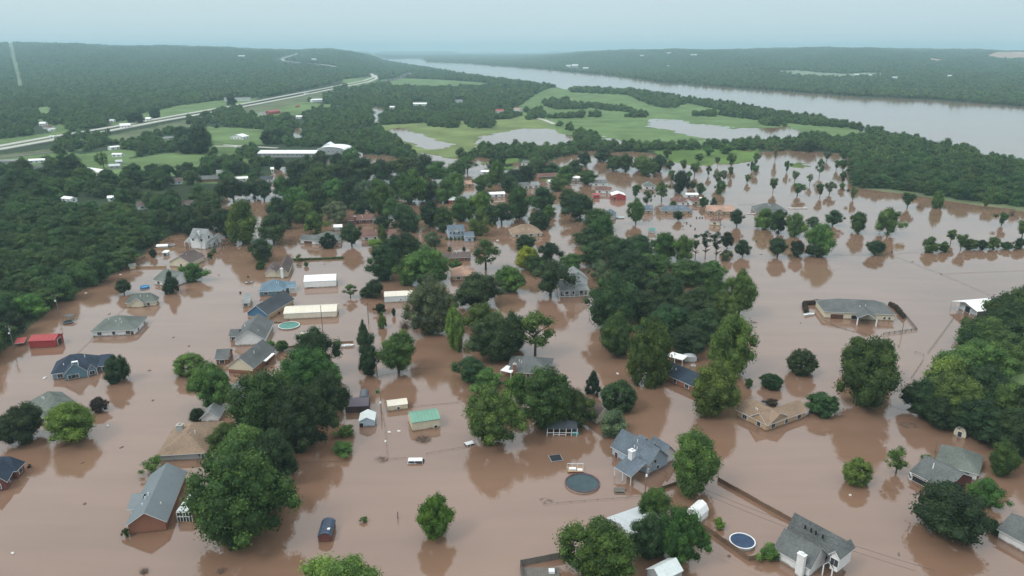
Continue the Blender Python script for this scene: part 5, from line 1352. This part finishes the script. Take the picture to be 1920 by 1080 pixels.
fence('picket_fence', 'grey picket fence right of the lone cream house', [(1656, 628), (1719, 619), (1697, 592)], .9, 'picket', M_GREYWOOD, 'the grey picket fence')
fence('wire_fence', 'faint fence curving in front of the lone cream house', [(1540, 598), (1570, 614), (1632, 630)], .35, 'picket', M_GREYWOOD, pw=3)
fence('wire_fence', 'distant wire fence line across the open water at right', [(1562, 478), (1640, 479), (1720, 473)], .3, 'wire', M_GREYWOOD, pw=5)
fence('wire_fence', 'distant fence line slanting down toward the white barn', [(1680, 482), (1764, 514), (1870, 560)], .3, 'wire', M_GREYWOOD, pw=5)
fence('wire_fence', 'distant fence line reaching the right edge', [(1764, 514), (1940, 507)], .25, 'wire', M_GREYWOOD, pw=5)
fence('wire_fence', 'dark fence from the dark grey hip roof toward the ranch row', [(1384, 384), (1416, 383)], .5, 'wire', M_WOOD, pw=4)
fence('wire_fence', 'faint wire fence from the grey hip-roofed house down to the blue house', [(235, 577), (170, 640), (140, 668)], .25, 'wire', M_GREYWOOD, pw=4)
fence('wire_fence', 'faint fence in the water left of the white meter post', [(540, 868), (650, 866)], .2, 'wire', M_GREYWOOD, pw=4)

def pole(label, x0, y0, top_y, arm=True, light=False, ref=None, tilt=0.0, trans=False):
    g = P(x0, y0); s = ppm(g); H_ = (y0 - top_y) / s / math.cos(dep(y0))
    root = empty('utility_pole', g, label, 'utility pole')
    if ref: REFS.append((x0, (y0 + top_y) / 2, ref))
    t = g + Vector((tilt * H_, 0, H_))
    m = MB(); m.bar(g + Vector((0, 0, -1)), t, .17, 8, .11); m.build('pole', M_POLE, root)
    if arm:
        m = MB(); c = t - Vector((0, 0, .5)); m.bar(c - Vector((1.2, .2, 0)), c + Vector((1.2, -.2, 0)), .07, 4); ca = m.build('crossarm', M_POLE, root)
        for d in (-1.1, 0, 1.1):
            m = MB(); m.bar(c + Vector((d, 0, .05)), c + Vector((d, 0, .3)), .05, 5); m.build('insulator', M_LAMP, ca)
    if trans:
        m = MB(); c = t - Vector((-.35, .3, 1.9)); m.bar(c, c + Vector((0, 0, 1.0)), .28, 10); m.build('transformer', M_PIPE, root)
    if light:
        m = MB(); c = t - Vector((0, .5, H_ * .28)); m.bar(t - Vector((0, 0, H_ * .28)), c, .05, 5); m.bar(c + Vector((0, 0, .1)), c - Vector((0, 0, .4)), .22, 8, .3); m.build('yard_lamp', M_LAMP, root)
    return t
T1 = pole('leaning utility pole with white yard lamp beside the red shed', 27, 655, 611, light=True, tilt=-.03, trans=True)
T2 = pole('utility pole with white yard lamp above the round trampoline', 111, 590, 552, light=True, tilt=-.02)
T3 = pole('utility pole in front of the dark double tree, right of the big left clump', 707, 704, 668, light=True, trans=True)
T4 = pole('short meter post with white box above the debris-hung fence', 715, 775, 744, arm=False, light=True)
T5 = pole('utility pole in front of the porch of the blue-grey roofed house', 1209, 932, 874, trans=True, light=True, ref='the utility pole by the blue-grey roofed house')
T6 = pole('leaning utility pole in front of the huge right-hand tree', 1602, 760, 722, light=True, tilt=.05)
T7 = pole('utility pole by the small arched shed at the right wood', 1761, 800, 780, light=True, tilt=.03)
T8 = pole('thin utility pole right of the lone cream house', 1691, 625, 596, arm=False)
T9 = pole('thin tall pole in the middle of the left street', 605, 620, 573, arm=False)
T10 = pole('thin pole near the pointed light green shrub', 691, 606, 568, arm=True)
T11 = pole('pale pole deep in the town trees above the red-brown roof', 680, 338, 306, arm=False)
T12 = pole('thin pole in the water left of the grey-green roofed house with the garage', 620, 445, 418, arm=False)
T13 = pole('short black stake standing alone left of the lone bright tree', 746, 972, 960, arm=False)
T14 = pole('thin pole standing behind the low grey roof at right', 1753, 850, 826, arm=False)
def wire(label, a, b, sag=1.2, off=0.0):
    m = MB(); a = a + Vector((off, 0, -.2)); b = b + Vector((off, 0, -.2)); pts = []
    for i in range(13):
        t = i / 12; p = a.lerp(b, t); p.z -= sag * 4 * t * (1 - t); pts.append(p)
    for i in range(12): m.bar(pts[i], pts[i + 1], .03, 3)
    o = m.build('power_line', M_BLACK); tag(o, label, 'wire', 'overhead wires'); return o
wire('overhead wire from the porch-side pole toward the bottom right', T5, T5 + Vector((44, -36, 0)), 1.5, -.9)
wire('second overhead wire from the porch-side pole toward the bottom right', T5, T5 + Vector((46, -36, 0)), 1.5, .9)
wire('overhead wire between the pole above the trampoline and the leaning pole', T1, T2, 2.0)
wire('overhead wire along the middle street poles', T3, T10, 2.0)
wire('overhead wire from the street pole down to the meter post', T3, T4, .8)
wire('overhead wire crossing to the small arched shed', T6, T7, 2.5)

# pools and trampolines
def pool(label, cx, cy, w, h, cover, ref=None, wall=ME['pale'], rim=M_TRIM):
    c = P(cx, cy, h); r = w / 2 / ppm(c)
    root = empty('pool', Vector((c.x, c.y, 0)), label, 'pool')
    if ref: REFS.append((cx, cy, ref))
    m = MB(); m.ring((c.x, c.y), r - .08, r, -1, h, 32); m.build('pool_wall', wall, root)
    m = MB(); m.ring((c.x, c.y), r - .12, r + .1, h, h + .09, 32); m.build('rim', rim, root)
    m = MB(); n = 32
    rr = random.Random(int(cx)); cz = h - .12
    rings = [(r * .98, 0), (r * .7, -.05), (r * .35, -.09)]
    k = [[Vector((c.x + q * math.cos(6.2832 * i / n), c.y + q * math.sin(6.2832 * i / n), cz + dz + rr.uniform(-.02, .02))) for i in range(n)] for q, dz in rings]
    for a_ in range(2):
        for i in range(n): m.poly((k[a_][i], k[a_][(i + 1) % n], k[a_ + 1][(i + 1) % n], k[a_ + 1][i]))
    m.poly(k[2]); m.build('pool_cover' if cover is not M_TEALP else 'pool_water', cover, root)
    return root, c, r
pr_, pc, prad = pool('large round dark-covered pool left of the blue-grey roofed house', 1092, 905, 64, .35, M_COVER, 'the large round dark pool', wall=M_CONC, rim=mat('maroon_rim', (.14, .05, .06)))
pool('round above-ground pool with blue cover and white wall at bottom right', 1392, 1014, 46, .75, M_COVERB, 'the blue-covered pool')
pool('round pool of green water with white rim right of the white gabled house', 542, 610, 38, .4, M_TEALP, 'the green pool')
pool('bright blue-rimmed pool by the small grey hip roof', 271, 537, 16, .7, M_BLUEP, 'the little blue pool', wall=M_BLUEP, rim=M_BLUEP)
pool('small pale oval pool beside the pale blue-grey roof', 1163, 407, 15, .5, mat('pale_teal', (.30, .42, .42), .3), None)
pool('small dark green pool behind the brown board fence, left of the farmhouse', 321, 459, 12, .6, M_COVER)
def tramp(label, cx, cy, w, z=.5, square=False):
    c = P(cx, cy, z); r = w / 2 / ppm(c)
    root = empty('trampoline', Vector((c.x, c.y, 0)), label, 'trampoline')
    m = MB(); m.disc((c.x, c.y), r * .93, z, 24); m.build('mat', M_BLACK, root)
    m = MB(); m.ring((c.x, c.y), r * .93, r, z - .04, z + .06, 24); m.build('frame', M_PIPE, root)
    for i in range(4):
        t = .78 + i * 1.57; m = MB(); m.bar((c.x + r * math.cos(t), c.y + r * math.sin(t), -.8), (c.x + r * math.cos(t), c.y + r * math.sin(t), z), .04, 5); m.build('leg', M_PIPE, root)
    return root, c, r
rt, c, r = tramp('round black trampoline left of the grey hip-roofed house', 127, 603, 19)
p = P(130, 592, 1.8)
root = empty('canopy', Vector((p.x, p.y, 0)), 'small grey canopy right behind the round trampoline', 'canopy')
m = MB(); m.box(p.x - 1.6, p.x + 1.6, p.y - 1.5, p.y + 1.5, 1.8, 1.95); m.build('canopy_top', SH['grey'], root)
for sx in (-1.5, 1.5):
    for sy in (-1.4, 1.4):
        m = MB(); m.bar((p.x + sx, p.y + sy, -1), (p.x + sx, p.y + sy, 1.8), .05, 5); m.build('leg', M_PIPE, root)
# square dark raft with pale frame
a, b, d_ = P(1034, 866, .2), P(1057, 863, .2), P(1050, 851, .2)
u_ = (b - a).normalized(); L_ = (b - a).length; n_ = Vector((-u_.y, u_.x, 0)); D_ = (d_ - b).dot(n_)
root = empty('trampoline', a.copy(), 'square black trampoline mat with pale frame, left of the large round pool', 'trampoline')
cen = a + u_ * L_ / 2 + n_ * D_ / 2
m = MB(); m.obox((cen.x, cen.y), u_, L_, D_, .12, .2); m.build('frame', M_PIPE, root)
m = MB(); m.obox((cen.x, cen.y), u_, L_ - .35, D_ - .35, .205, .24); m.build('mat', M_BLACK, root)
# pool deck with rails
p = P(1079, 884, .5)
root = empty('pool_deck', Vector((p.x, p.y, 0)), 'pale wooden deck with white rails behind the large round pool', 'deck')
for i in range(9):
    m = MB(); x = p.x - 1.9 + i * .46; m.box(x, x + .43, p.y, p.y + 2.4, .32, .4); m.build('plank', M_FRESH, root)
for x in (-1.9, -.6, .7, 2.1):
    m = MB(); m.bar((p.x + x, p.y + 2.4, -.5), (p.x + x, p.y + 2.4, 1.3), .05, 5); m.build('rail_post', M_TRIM, root)
m = MB(); m.box(p.x - 1.9, p.x + 2.2, p.y + 2.36, p.y + 2.44, 1.22, 1.32); m.build('handrail', M_TRIM, root)
m = MB(); m.box(p.x - 1.5, p.x + .2, p.y + .6, p.y + 1.5, .42, .8); m.box(p.x + .5, p.x + 1.8, p.y + .3, p.y + 1.2, .42, .62); m.build('folded_ladder', M_TRIM, root)
# dark deck by the green pool
p = P(522, 603, .4)
tag(root := empty('pool_deck', Vector((p.x, p.y, 0)), 'dark wooden deck between the green pool and the white gabled house', 'deck'))
for i in range(6):
    m = MB(); m.box(p.x - 2.6, p.x + 3.2, p.y - .5 + i * .8, p.y + .22 + i * .8, .25, .35); m.build('plank', M_WOOD, root)
for x in (-2.6, 0, 3):
    m = MB(); m.bar((p.x + x, p.y + 4.3, -.5), (p.x + x, p.y + 4.3, 1.3), .06, 5); m.build('rail_post', M_WOOD, root)
m = MB(); m.box(p.x - 2.6, p.x + 3.1, p.y + 4.26, p.y + 4.34, 1.15, 1.3); m.build('handrail', M_WOOD, root)
# picnic table
p = P(1162, 918, .4)
root = empty('picnic_table', Vector((p.x, p.y, 0)), 'tilted grey picnic table floating right of the large round pool', 'table')
for i in range(4):
    m = MB(); m.box(p.x - 1.3, p.x + 1.1, p.y - .9 + i * .45, p.y - .5 + i * .45, .35 + i * .02, .42 + i * .02); m.build('tabletop_board', M_GREYWOOD, root)
for sy in (-1.35, 1.0):
    m = MB(); m.box(p.x - 1.2, p.x + 1.3, p.y + sy, p.y + sy + .3, .08, .14); m.build('bench', M_GREYWOOD, root)
m = MB(); m.bar((p.x + 1.2, p.y - .9, -.2), (p.x + 1.0, p.y + .2, .9), .06, 5); m.bar((p.x + 1.5, p.y + .9, -.2), (p.x + 1.1, p.y - .1, .9), .06, 5); m.build('leg', M_PIPE, root)
# play frame under the centre trees
p = P(1055, 818, 0)
root = empty('play_set', p.copy(), 'dark-roofed play set with white legs under the centre trees', 'play set')
m = MB(); m.hexa([(p.x - 4.5, p.y, 2.1), (p.x + 4, p.y, 2.1), (p.x + 4, p.y + 5, 2.1), (p.x - 4.5, p.y + 5, 2.1), (p.x - 4.5, p.y + 2.2, 3.6), (p.x + 4, p.y + 2.2, 3.6), (p.x + 4, p.y + 2.7, 3.6), (p.x - 4.5, p.y + 2.7, 3.6)]); m.build('roof', SH['slate'], root)
for x in (-4.3, -2.6, -1, .8, 2.3, 3.8):
    m = MB(); m.bar((p.x + x, p.y + .1, -1), (p.x + x + .15, p.y + .1, 2.2), .1, 5); m.build('leg', M_TRIM, root)
m = MB(); m.box(p.x - 4.3, p.x + 3.8, p.y, p.y + .1, 1.0, 1.12); m.box(p.x - 2.6, p.x + .8, p.y + .02, p.y + .12, .4, .5); m.build('rail', M_TRIM, root)
p = P(1079, 812, .4)
m = MB(); m.box(p.x - .9, p.x + .9, p.y - .5, p.y + .5, .1, .55); m.box(p.x - .6, p.x + .3, p.y - .3, p.y + .4, .55, .9)
tag(m.build('toy_box', mat('teal_plastic', (.03, .34, .36), .4), None, origin=p), 'bright teal plastic toy right of the play set', 'toy')
# deck at the bottom edge
p = P(1010, 1072, .5)
root = empty('deck', Vector((p.x, p.y, 0)), 'cluttered grey deck behind the bottom-edge board fence', 'deck')
for i in range(14):
    m = MB(); m.box(p.x - 3.5 + i * .55, p.x - 3.0 + i * .55, p.y - 4, p.y + 1.5, .3, .38); m.build('plank', M_GREYWOOD, root)
m = MB(); m.box(p.x + 2, p.x + 3.2, p.y - .5, p.y + .6, .4, .9); tag(m.build('crate', M_TRIM, None, origin=Vector((p.x + 2.6, p.y, .4))), 'small white crate on the grey deck at the bottom edge', 'crate')
# boats, cars, tanks
def boat(label, cx, cy, L, ang, m1, m2):
    p = P(cx, cy, 0); root = empty('boat', p, label, 'boat')
    u = Vector((math.cos(ang), math.sin(ang), 0)); n = Vector((-u.y, u.x, 0)); m = MB()
    sec = [(-.5, .36, .55), (-.2, .42, .55), (.2, .38, .6), (.42, .2, .7), (.5, .02, .8)]
    for (s0, w0, h0), (s1, w1, h1) in zip(sec[:-1], sec[1:]):
        q = lambda s_, w_, z_: p + u * s_ * L + n * w_ * L * .42 + Vector((0, 0, z_))
        m.poly((q(s0, -w0, h0), q(s0, -w0 * .6, -.2), q(s1, -w1 * .6, -.2), q(s1, -w1, h1))); m.poly((q(s0, w0, h0), q(s1, w1, h1), q(s1, w1 * .6, -.2), q(s0, w0 * .6, -.2)))
        m.poly((q(s0, -w0, h0), q(s1, -w1, h1), q(s1, w1, h1), q(s0, w0, h0)))
    m.poly((q(-.5, -.36, .55), q(-.5, .36, .55), q(-.5, .2, -.2), q(-.5, -.2, -.2)))
    m.build('hull', m1, root)
    m = MB(); m.obox((p.x, p.y), u, L * .4, L * .2, .6, .85); m.build('deck_cover', m2, root)
boat('white boat tied below the long hedge at the lone cream house', 1517, 591, 4.5, .2, M_CAR, ME['pale'])
boat('white boat-like hull beside the dark fence below the cream gable', 652, 650, 4.6, .1, M_CAR, ME['pale'])
boat('blue covered boat beside the pale trailer behind the navy-roofed house', 1299, 674, 3.2, .1, M_BLUEP, M_BLUEP)
boat('small pale boat in the left street near the teal-blue roof', 467, 531, 3.2, .3, ME['silver'], M_GREYWOOD)
def car(label, cx, cy, m1, ang=0.0, sink=-.9, L=4.6, van=False):
    p = P(cx, cy, 0); root = empty('car', p, label, 'van' if van else 'car'); u = Vector((math.cos(ang), math.sin(ang), 0)); n = Vector((-u.y, u.x, 0))
    def sec(s_, w_, z_): return p + u * s_ + n * w_ + Vector((0, 0, z_ + sink))
    h = 1.0; m = MB(); m.hexa([sec(-L / 2, -.9, .3), sec(L / 2, -.9, .3), sec(L / 2, .9, .3), sec(-L / 2, .9, .3), sec(-L / 2, -.88, h), sec(L / 2, -.88, h - .1), sec(L / 2, .88, h - .1), sec(-L / 2, .88, h)]); m.build('body', m1, root)
    tf, tb = (L * .28, -L * .46) if van else (L * .1, -L * .38)
    zt = 1.75 if van else 1.5
    m = MB(); m.hexa([sec(tb - .1, -.8, h), sec(tf + .5, -.8, h), sec(tf + .5, .8, h), sec(tb - .1, .8, h), sec(tb, -.74, zt - .1), sec(tf, -.74, zt - .1), sec(tf, .74, zt - .1), sec(tb, .74, zt - .1)]); m.build('windows', M_GLASS, root)
    m = MB(); m.hexa([sec(tb - .05, -.8, zt - .1), sec(tf + .1, -.8, zt - .1), sec(tf + .1, .8, zt - .1), sec(tb - .05, .8, zt - .1), sec(tb, -.68, zt + .04), sec(tf, -.68, zt + .04), sec(tf, .68, zt + .04), sec(tb, .68, zt + .04)]); m.build('roof', m1, root)
    for s_ in (tb + .25, (tb + tf) / 2, tf + .15):
        for w_ in (-.79, .79):
            m = MB(); m.bar(sec(s_, w_, h - .05), sec(s_ - .1, w_ * .94, zt - .08), .07, 4); m.build('pillar', m1, root)
car('white van sunk to its windows below the dead brush heap', 782, 866, M_CAR, .02, -.95, 4.8, True)
car('white car top showing left of the twin-crowned centre tree', 884, 832, M_CAR, .5, -1.0)
car('dark vehicle floating beside the cream gabled brick house', 489, 684, M_BLACK, .6, -.7)
car('white car by the round trailer under the huge evergreen house roof', 1722, 899, M_CAR, -.3, -.5, 4.4, True)
car('white car parked in the suburb by the green-grey wood house', 70, 394, M_CAR, .2, .6)
p = P(1295, 671, 0)
H('trailer', 'pale grey camper behind the navy-roofed house', 'trailer', None, [((1284, 672), (1307, 672), 3, 1.5, 1.9, 'an', ME['silver'], SI['palegrey'], dict(ov=.05, wins=[]))], vent=0)
p = P(1509, 778, 0)
m = MB(); m.obox((p.x, p.y), Vector((.8, .6, 0)), 1.6, 1.2, -.2, 1.1); tag(m.build('tank', ME['white'], None, origin=p), 'small white box tank at the right end of the tan-roofed house', 'tank')
# long white floating dock
a, b = P(1480, 391, .2), P(1514, 391, .2); m = MB()
m.box(a.x, b.x, a.y, a.y + 2, .05, .35); tag(m.build('floating_dock', ME['white'], None, origin=a), 'long thin white dock right of the dark grey hip roof', 'dock')
a, b = P(1400, 401, .2), P(1418, 401, .2); m = MB()
m.box(a.x, b.x, a.y, a.y + 2, .05, .3); tag(m.build('floating_dock', ME['white'], None, origin=a), 'short white strip left of the dark grey hip roof', 'dock')
# clipped hedges: leafy clumps in a row
def hedge(label, pts, r, hgt, col='d', step=.9, g0=0.0):
    W_ = [P(x, y, g0) for x, y in pts]
    root = empty('hedge', W_[0].copy(), label, 'hedge'); k = 0
    for a, b in zip(W_[:-1], W_[1:]):
        L = (b - a).length; n = max(1, int(L / (r * step)))
        for i in range(n + 1):
            p = a.lerp(b, i / n) - root.location
            c = bpy.data.objects.new('hedge_bush', CR['f' if r < 1.5 else 'b'][k % 3]); c.color = (*FOL[col], 1)
            s_ = rnd.uniform(.9, 1.15); c.scale = (r * s_, r * s_, hgt * s_); c.location = (p.x, p.y, hgt * .6); c.rotation_euler.z = k; link(c, root); k += 1
hedge('clipped dark hedge in a corner left of the lone cream house', [(1512, 589), (1508, 572), (1536, 570)], 1.1, 1.2, 'n')
hedge('dark hedge row right of the lone cream house', [(1668, 573), (1680, 580), (1694, 597)], 1.1, 1.2, 'n')
hedge('low straight hedge crossing the water above the white metal building', [(548, 489), (590, 487), (642, 485)], .9, .7, 'b')
hedge('dark shrubs at the end of the grey-roofed white house, right edge', [(1862, 992), (1880, 1003)], 1.6, 1.6, 'd')
hedge('line of foundation shrubs before the two-storey white house', [(838, 450), (890, 450)], .9, .9, 'b', 2.4)
hedge('row of low shrubs behind the long brown roof', [(815, 472), (870, 470)], 1.2, 1.4, 'd', 6)
# dead brush and debris
def debris(label, cx, cy, w, hh=.5, name='brush_heap', m_=None, n=60):
    p = P(cx, cy, 0); r = w / 2 / ppm(p); g = random.Random(int(cx * 3 + cy)); m = MB()
    for i in range(n):
        a = g.uniform(0, 6.28); q = r * math.sqrt(g.random()); l = g.uniform(.3, 1.0) * min(1.0, r)
        s = Vector((p.x + q * math.cos(a), p.y + q * math.sin(a) * .8, g.uniform(-.1, hh * .4))); b = g.uniform(0, 6.28)
        m.bar(s, s + Vector((math.cos(b) * l, math.sin(b) * l, g.uniform(0, hh))), .035, 3, .012)
    tag(m.build(name, m_ or M_BRUSH, None, origin=p), label, 'debris')
debris('round heap of dead grey brush below the green-roofed building', 793, 825, 28, .8, n=260)
debris('flat raft of grey brush in the water left of the small arched shed', 1702, 797, 34, .3, n=240)
debris('dark brush snag at the left bottom of the view', 270, 1073, 14, .8, n=90)
debris('brush caught left of the debris-hung fence foot', 715, 862, 26, .4, n=110)
debris('brush snag below the huge left tree at the bottom', 414, 1072, 16, .6, n=80)
debris('thin floating brush near the left of the round dark pool', 1022, 939, 26, .15, n=60)
debris('dead branches beside the grey thicket', 768, 612, 20, 1.2, n=90)
debris('dark brush raft in open water right of the tall green tree', 1413, 605, 14, .2, n=80)
# many small floating things: planks, drums, barrels and clumps
def flot(label, cx, cy, w, kind):
    p = P(cx, cy, 0); s_ = w / ppm(p); g = random.Random(int(cx * 11 + cy)); a = g.uniform(0, 3.1); u = Vector((math.cos(a), math.sin(a), 0)); m = MB()
    if kind == 'log': m.bar(p - u * s_ * .6 + Vector((0, 0, .02)), p + u * s_ * .6 + Vector((0, 0, .12)), .16, 7, .1); m.bar(p, p + Vector((.2, .1, .6)), .06, 5, .02); nm, mt = 'floating_log', M_BRUSH
    elif kind == 'bin': m.bar(p + Vector((0, 0, -.3)), p + u * .5 + Vector((0, 0, .55)), .35, 8, .42); m.bar(p + u * .5 + Vector((0, 0, .55)), p + u * .56 + Vector((0, 0, .65)), .46, 8); nm, mt = 'trash_bin', mat('dark_plastic', (.02, .022, .022), .5)
    elif kind == 'gbin': m.bar(p + Vector((0, 0, -.3)), p + Vector((.1, 0, .9)), .4, 8, .45); m.bar(p + Vector((.1, 0, .9)), p + Vector((.1, 0, 1.0)), .5, 8); nm, mt = 'trash_bin', mat('green_plastic', (.02, .14, .06), .5)
    elif kind == 'foam': m.obox((p.x, p.y), u, s_, s_ * .55, -.05, .22); m.obox((p.x, p.y), u, s_ * .5, s_ * .3, .22, .34); nm, mt = 'foam_block', M_LAMP
    else: m.obox((p.x, p.y), u, s_, .5, -.05, .12); m.obox((p.x + .1, p.y + .2), Vector((-u.y, u.x, 0)), s_ * .6, .3, .12, .2); nm, mt = 'floating_board', M_WOOD
    tag(m.build(nm, mt, None, origin=p), label, 'trash bin' if 'bin' in kind else 'debris')
for a in [('white foam chunk near the bottom left corner', 24, 1038, 6, 'foam'), ('black bin bobbing right of the navy-roofed brick house at the left edge', 52, 877, 5, 'bin'), ('dark board right of the first floating bin', 154, 868, 6, 'board'),
          ('dark board floating alone lower left, above the bottom', 158, 945, 5, 'board'), ('dark log left of the sparse shrub, by the tan roof', 228, 839, 6, 'log'), ('pale board above the dark log at left', 202, 799, 5, 'foam'),
          ('dark board in the water above the tan roof', 286, 751, 5, 'board'), ('floating board left of the round light green tree', 280, 695, 5, 'log'), ('dark log between the grey hip roof and the cream gable house', 325, 633, 4, 'log'),
          ('dark board below it, right side', 354, 649, 4, 'board'), ('white foam and log left of the blue house', 84, 709, 7, 'foam'), ('dark log by the leaning board at the tan roof chimney', 324, 808, 7, 'log'),
          ('green bin floating near the street pole', 707, 737, 6, 'gbin'), ('white block left of the dead brush heap', 730, 811, 6, 'foam'), ('second white block left of the dead brush heap', 748, 809, 6, 'foam'), ('white block on the debris-hung fence', 723, 828, 6, 'foam'),
          ('small white ball floating in the big reflection right of centre', 1158, 701, 5, 'foam'), ('black bin near the blue house corner by the lone street', 515, 579, 5, 'bin'), ('dark bin right of the royal blue house', 525, 588, 5, 'bin'),
          ('dark bin right of the long cream building', 634, 588, 5, 'bin'), ('black bin near the low green shrubs in the left street', 452, 550, 6, 'bin'), ('dark bin by the pale boat in the left street', 465, 521, 6, 'bin'),
          ('dark log in the street above the pale boat', 410, 516, 7, 'log'), ('dark board left of the upper white building', 608, 495, 6, 'board'), ('black stub left of the sparse street tree', 632, 528, 5, 'log'),
          ('dark snag alone in the upper right water', 1292, 421, 5, 'log'), ('dark tilted bin in the ranch row water', 1288, 419, 4, 'bin'), ('second dark tilted bin in the ranch row water', 1296, 424, 4, 'bin'), ('third dark bin in the ranch row water', 1304, 430, 3, 'bin'),
          ('short dark board left of the ranch row bins', 1283, 418, 6, 'board'), ('lower dark board left of the ranch row bins', 1281, 430, 6, 'board'), ('dark drum near the small cream cottage, leftmost', 1305, 409, 4, 'bin'),
          ('dark drum near the small cream cottage, middle', 1311, 409, 4, 'bin'), ('dark drum near the small cream cottage, rightmost', 1318, 409, 4, 'bin'), ('dark log below the tiny cream cottage', 1358, 426, 6, 'log'),
          ('dark snag in the water by the rounded tree at right', 1418, 454, 5, 'bin'), ('dark snag below it by the same rounded tree', 1427, 477, 5, 'log'), ('white foam speck right of the round tree at lower right', 1594, 929, 4, 'foam'),
          ('dark log in the open water right of the barn fence', 1501, 606, 5, 'log'), ('floating twig alone at lower right', 1685, 1040, 5, 'log'), ('dark board below the blue-covered pool', 1367, 1043, 5, 'board'),
          ('dark drum at the open-water fence line', 1673, 474, 5, 'bin'), ('second dark snag on the open-water fence line', 1711, 491, 5, 'log'), ('third dark snag on the open-water fence line', 1764, 514, 6, 'log'),
          ('pale foam in the reflection of the open-branched tree', 933, 451, 5, 'foam'), ('white foam left of the wood edge', 226, 515, 4, 'foam'), ('white foam by the left wood, lower', 161, 550, 4, 'foam'), ('dark log above the grey hip-roofed house', 205, 589, 5, 'log')]:
    flot(*a)
# railway wagons beyond the bend
for i in range(7):
    t = i / 6.0; p = world_of(722 + 41 * t, 153.5 - 11 * t + 1, 1.6); s_ = 13
    m = MB(); u = Vector((.35, .94, 0)).normalized(); m.obox((p.x, p.y), u, 11, 3, p.z + .8, p.z + 4); m.obox((p.x, p.y), u, 9, 2, p.z + .2, p.z + .8)
    tag(m.build('rail_wagon', mat('wagon_paint', (.20, .15, .20)), None, origin=p), ['nearest', 'second', 'third', 'fourth', 'fifth', 'sixth', 'farthest'][i] + ' dark railway wagon on the far track beyond the highway bend', 'wagon', 'railway wagons on the far track')
# vehicles on the highway
for x_, y_ in ((575, 178.5), (430, 206)):
    p = world_of(x_, y_, 1.6); m = MB(); u = Vector((.75, .66, 0)); m.obox((p.x, p.y), u, 12, 2.5, p.z + .5, p.z + 3.6); m.obox((p.x + 6, p.y + 5.4), u, 2.5, 2.3, p.z + .3, p.z + 2.6)
    tag(m.build('truck', M_CAR, None, origin=p), 'tiny white truck on the pale highway, ' + ('near the red metal barn' if x_ > 500 else 'left of the red metal barn'), 'truck')

# ------------------------------------------------------------------ say which tree is which
REFS += [(700, 640, 'the dark double street tree'), (815, 965, 'the lone bright green tree'), (1720, 800, 'the brush raft'), (1610, 880, 'the round tree right of the tan L-shaped house'), (1480, 720, 'the dark rounded tree below the cream house'),
         (990, 485, 'the yellow-green tree'), (640, 1075, 'the bottom-edge tree'), (1500, 310, 'the small grassy island'), (1320, 295, 'the flooded green strip'), (1320, 460, 'the three tall pines'), (1830, 455, 'the line of trees in the far right water'),
         (195, 300, 'the left meadow'), (640, 300, 'the long white warehouse'), (1700, 380, 'the green strip by the right wood'), (1250, 560, 'the big central grove'), (1480, 430, 'the tree row in the right water'), (1600, 420, 'the open right water'),
         (440, 850, 'the huge left clump'), (1850, 700, 'the right wood'), (1750, 1020, 'the bottom right corner'), (570, 390, 'the flooded road mouth'), (470, 410, 'the big fresh green tree by the farmhouse')]
def relation(dx, dy):
    if abs(dx) < 14 and abs(dy) < 14: return 'beside'
    if abs(dx) > abs(dy) * 1.1: return 'right of' if dx > 0 else 'left of'
    return 'below' if dy > 0 else 'above'
cand = {}
for i, (o, kind, cx, cy, w, lab) in enumerate(TREES):
    near = sorted(REFS, key=lambda r: math.hypot(r[0] - cx, (r[1] - cy) * 1.6))[:1][0]
    dx, dy = cx - near[0], cy - near[1]
    base = '%s %s %s' % (LOOK[kind], relation(dx, dy), near[2])
    cand.setdefault((LOOK[kind], relation(dx, dy), near[2]), []).append((math.hypot(dx, dy), i))
ORD = ['nearest', 'second-nearest', 'third-nearest', 'fourth-nearest', 'fifth-nearest', 'sixth-nearest', 'seventh-nearest', 'eighth-nearest', 'ninth-nearest']
for (lk, rel, ref), lst in cand.items():
    lst.sort()
    for k, (_, i) in enumerate(lst):
        o, kind, cx, cy, w, lab = TREES[i]
        s = lk if len(lst) == 1 else '%s %s' % (ORD[min(k, 8)], lk)
        o['label'] = ' '.join(('%s %s %s' % (s, rel, ref)).split()[:16])
        o['category'] = 'shrub' if KIND[kind][2] is None else 'tree'
        if kind in 'oO': o['group'] = 'small trees standing in the far flood water'
woods()
# ------------------------------------------------------------------ air
if HAZE:
    hz = MB(); hz.box(-29000, 29000, -290, 19400, -3.0, 205)
    m = bpy.data.materials.new('haze'); m.use_nodes = True
    n = m.node_tree.nodes; n.remove(n['Principled BSDF'])
    v = n.new('ShaderNodeVolumePrincipled'); v.inputs['Color'].default_value = (.60, .86, .97, 1); v.inputs['Density'].default_value = HAZE
    v.inputs['Anisotropy'].default_value = 0.2
    m.node_tree.links.new(v.outputs[0], n['Material Output'].inputs['Volume'])
    o = hz.build('haze', m); tag(o, 'pale blue haze in the air over the valley', None, None, 'stuff')
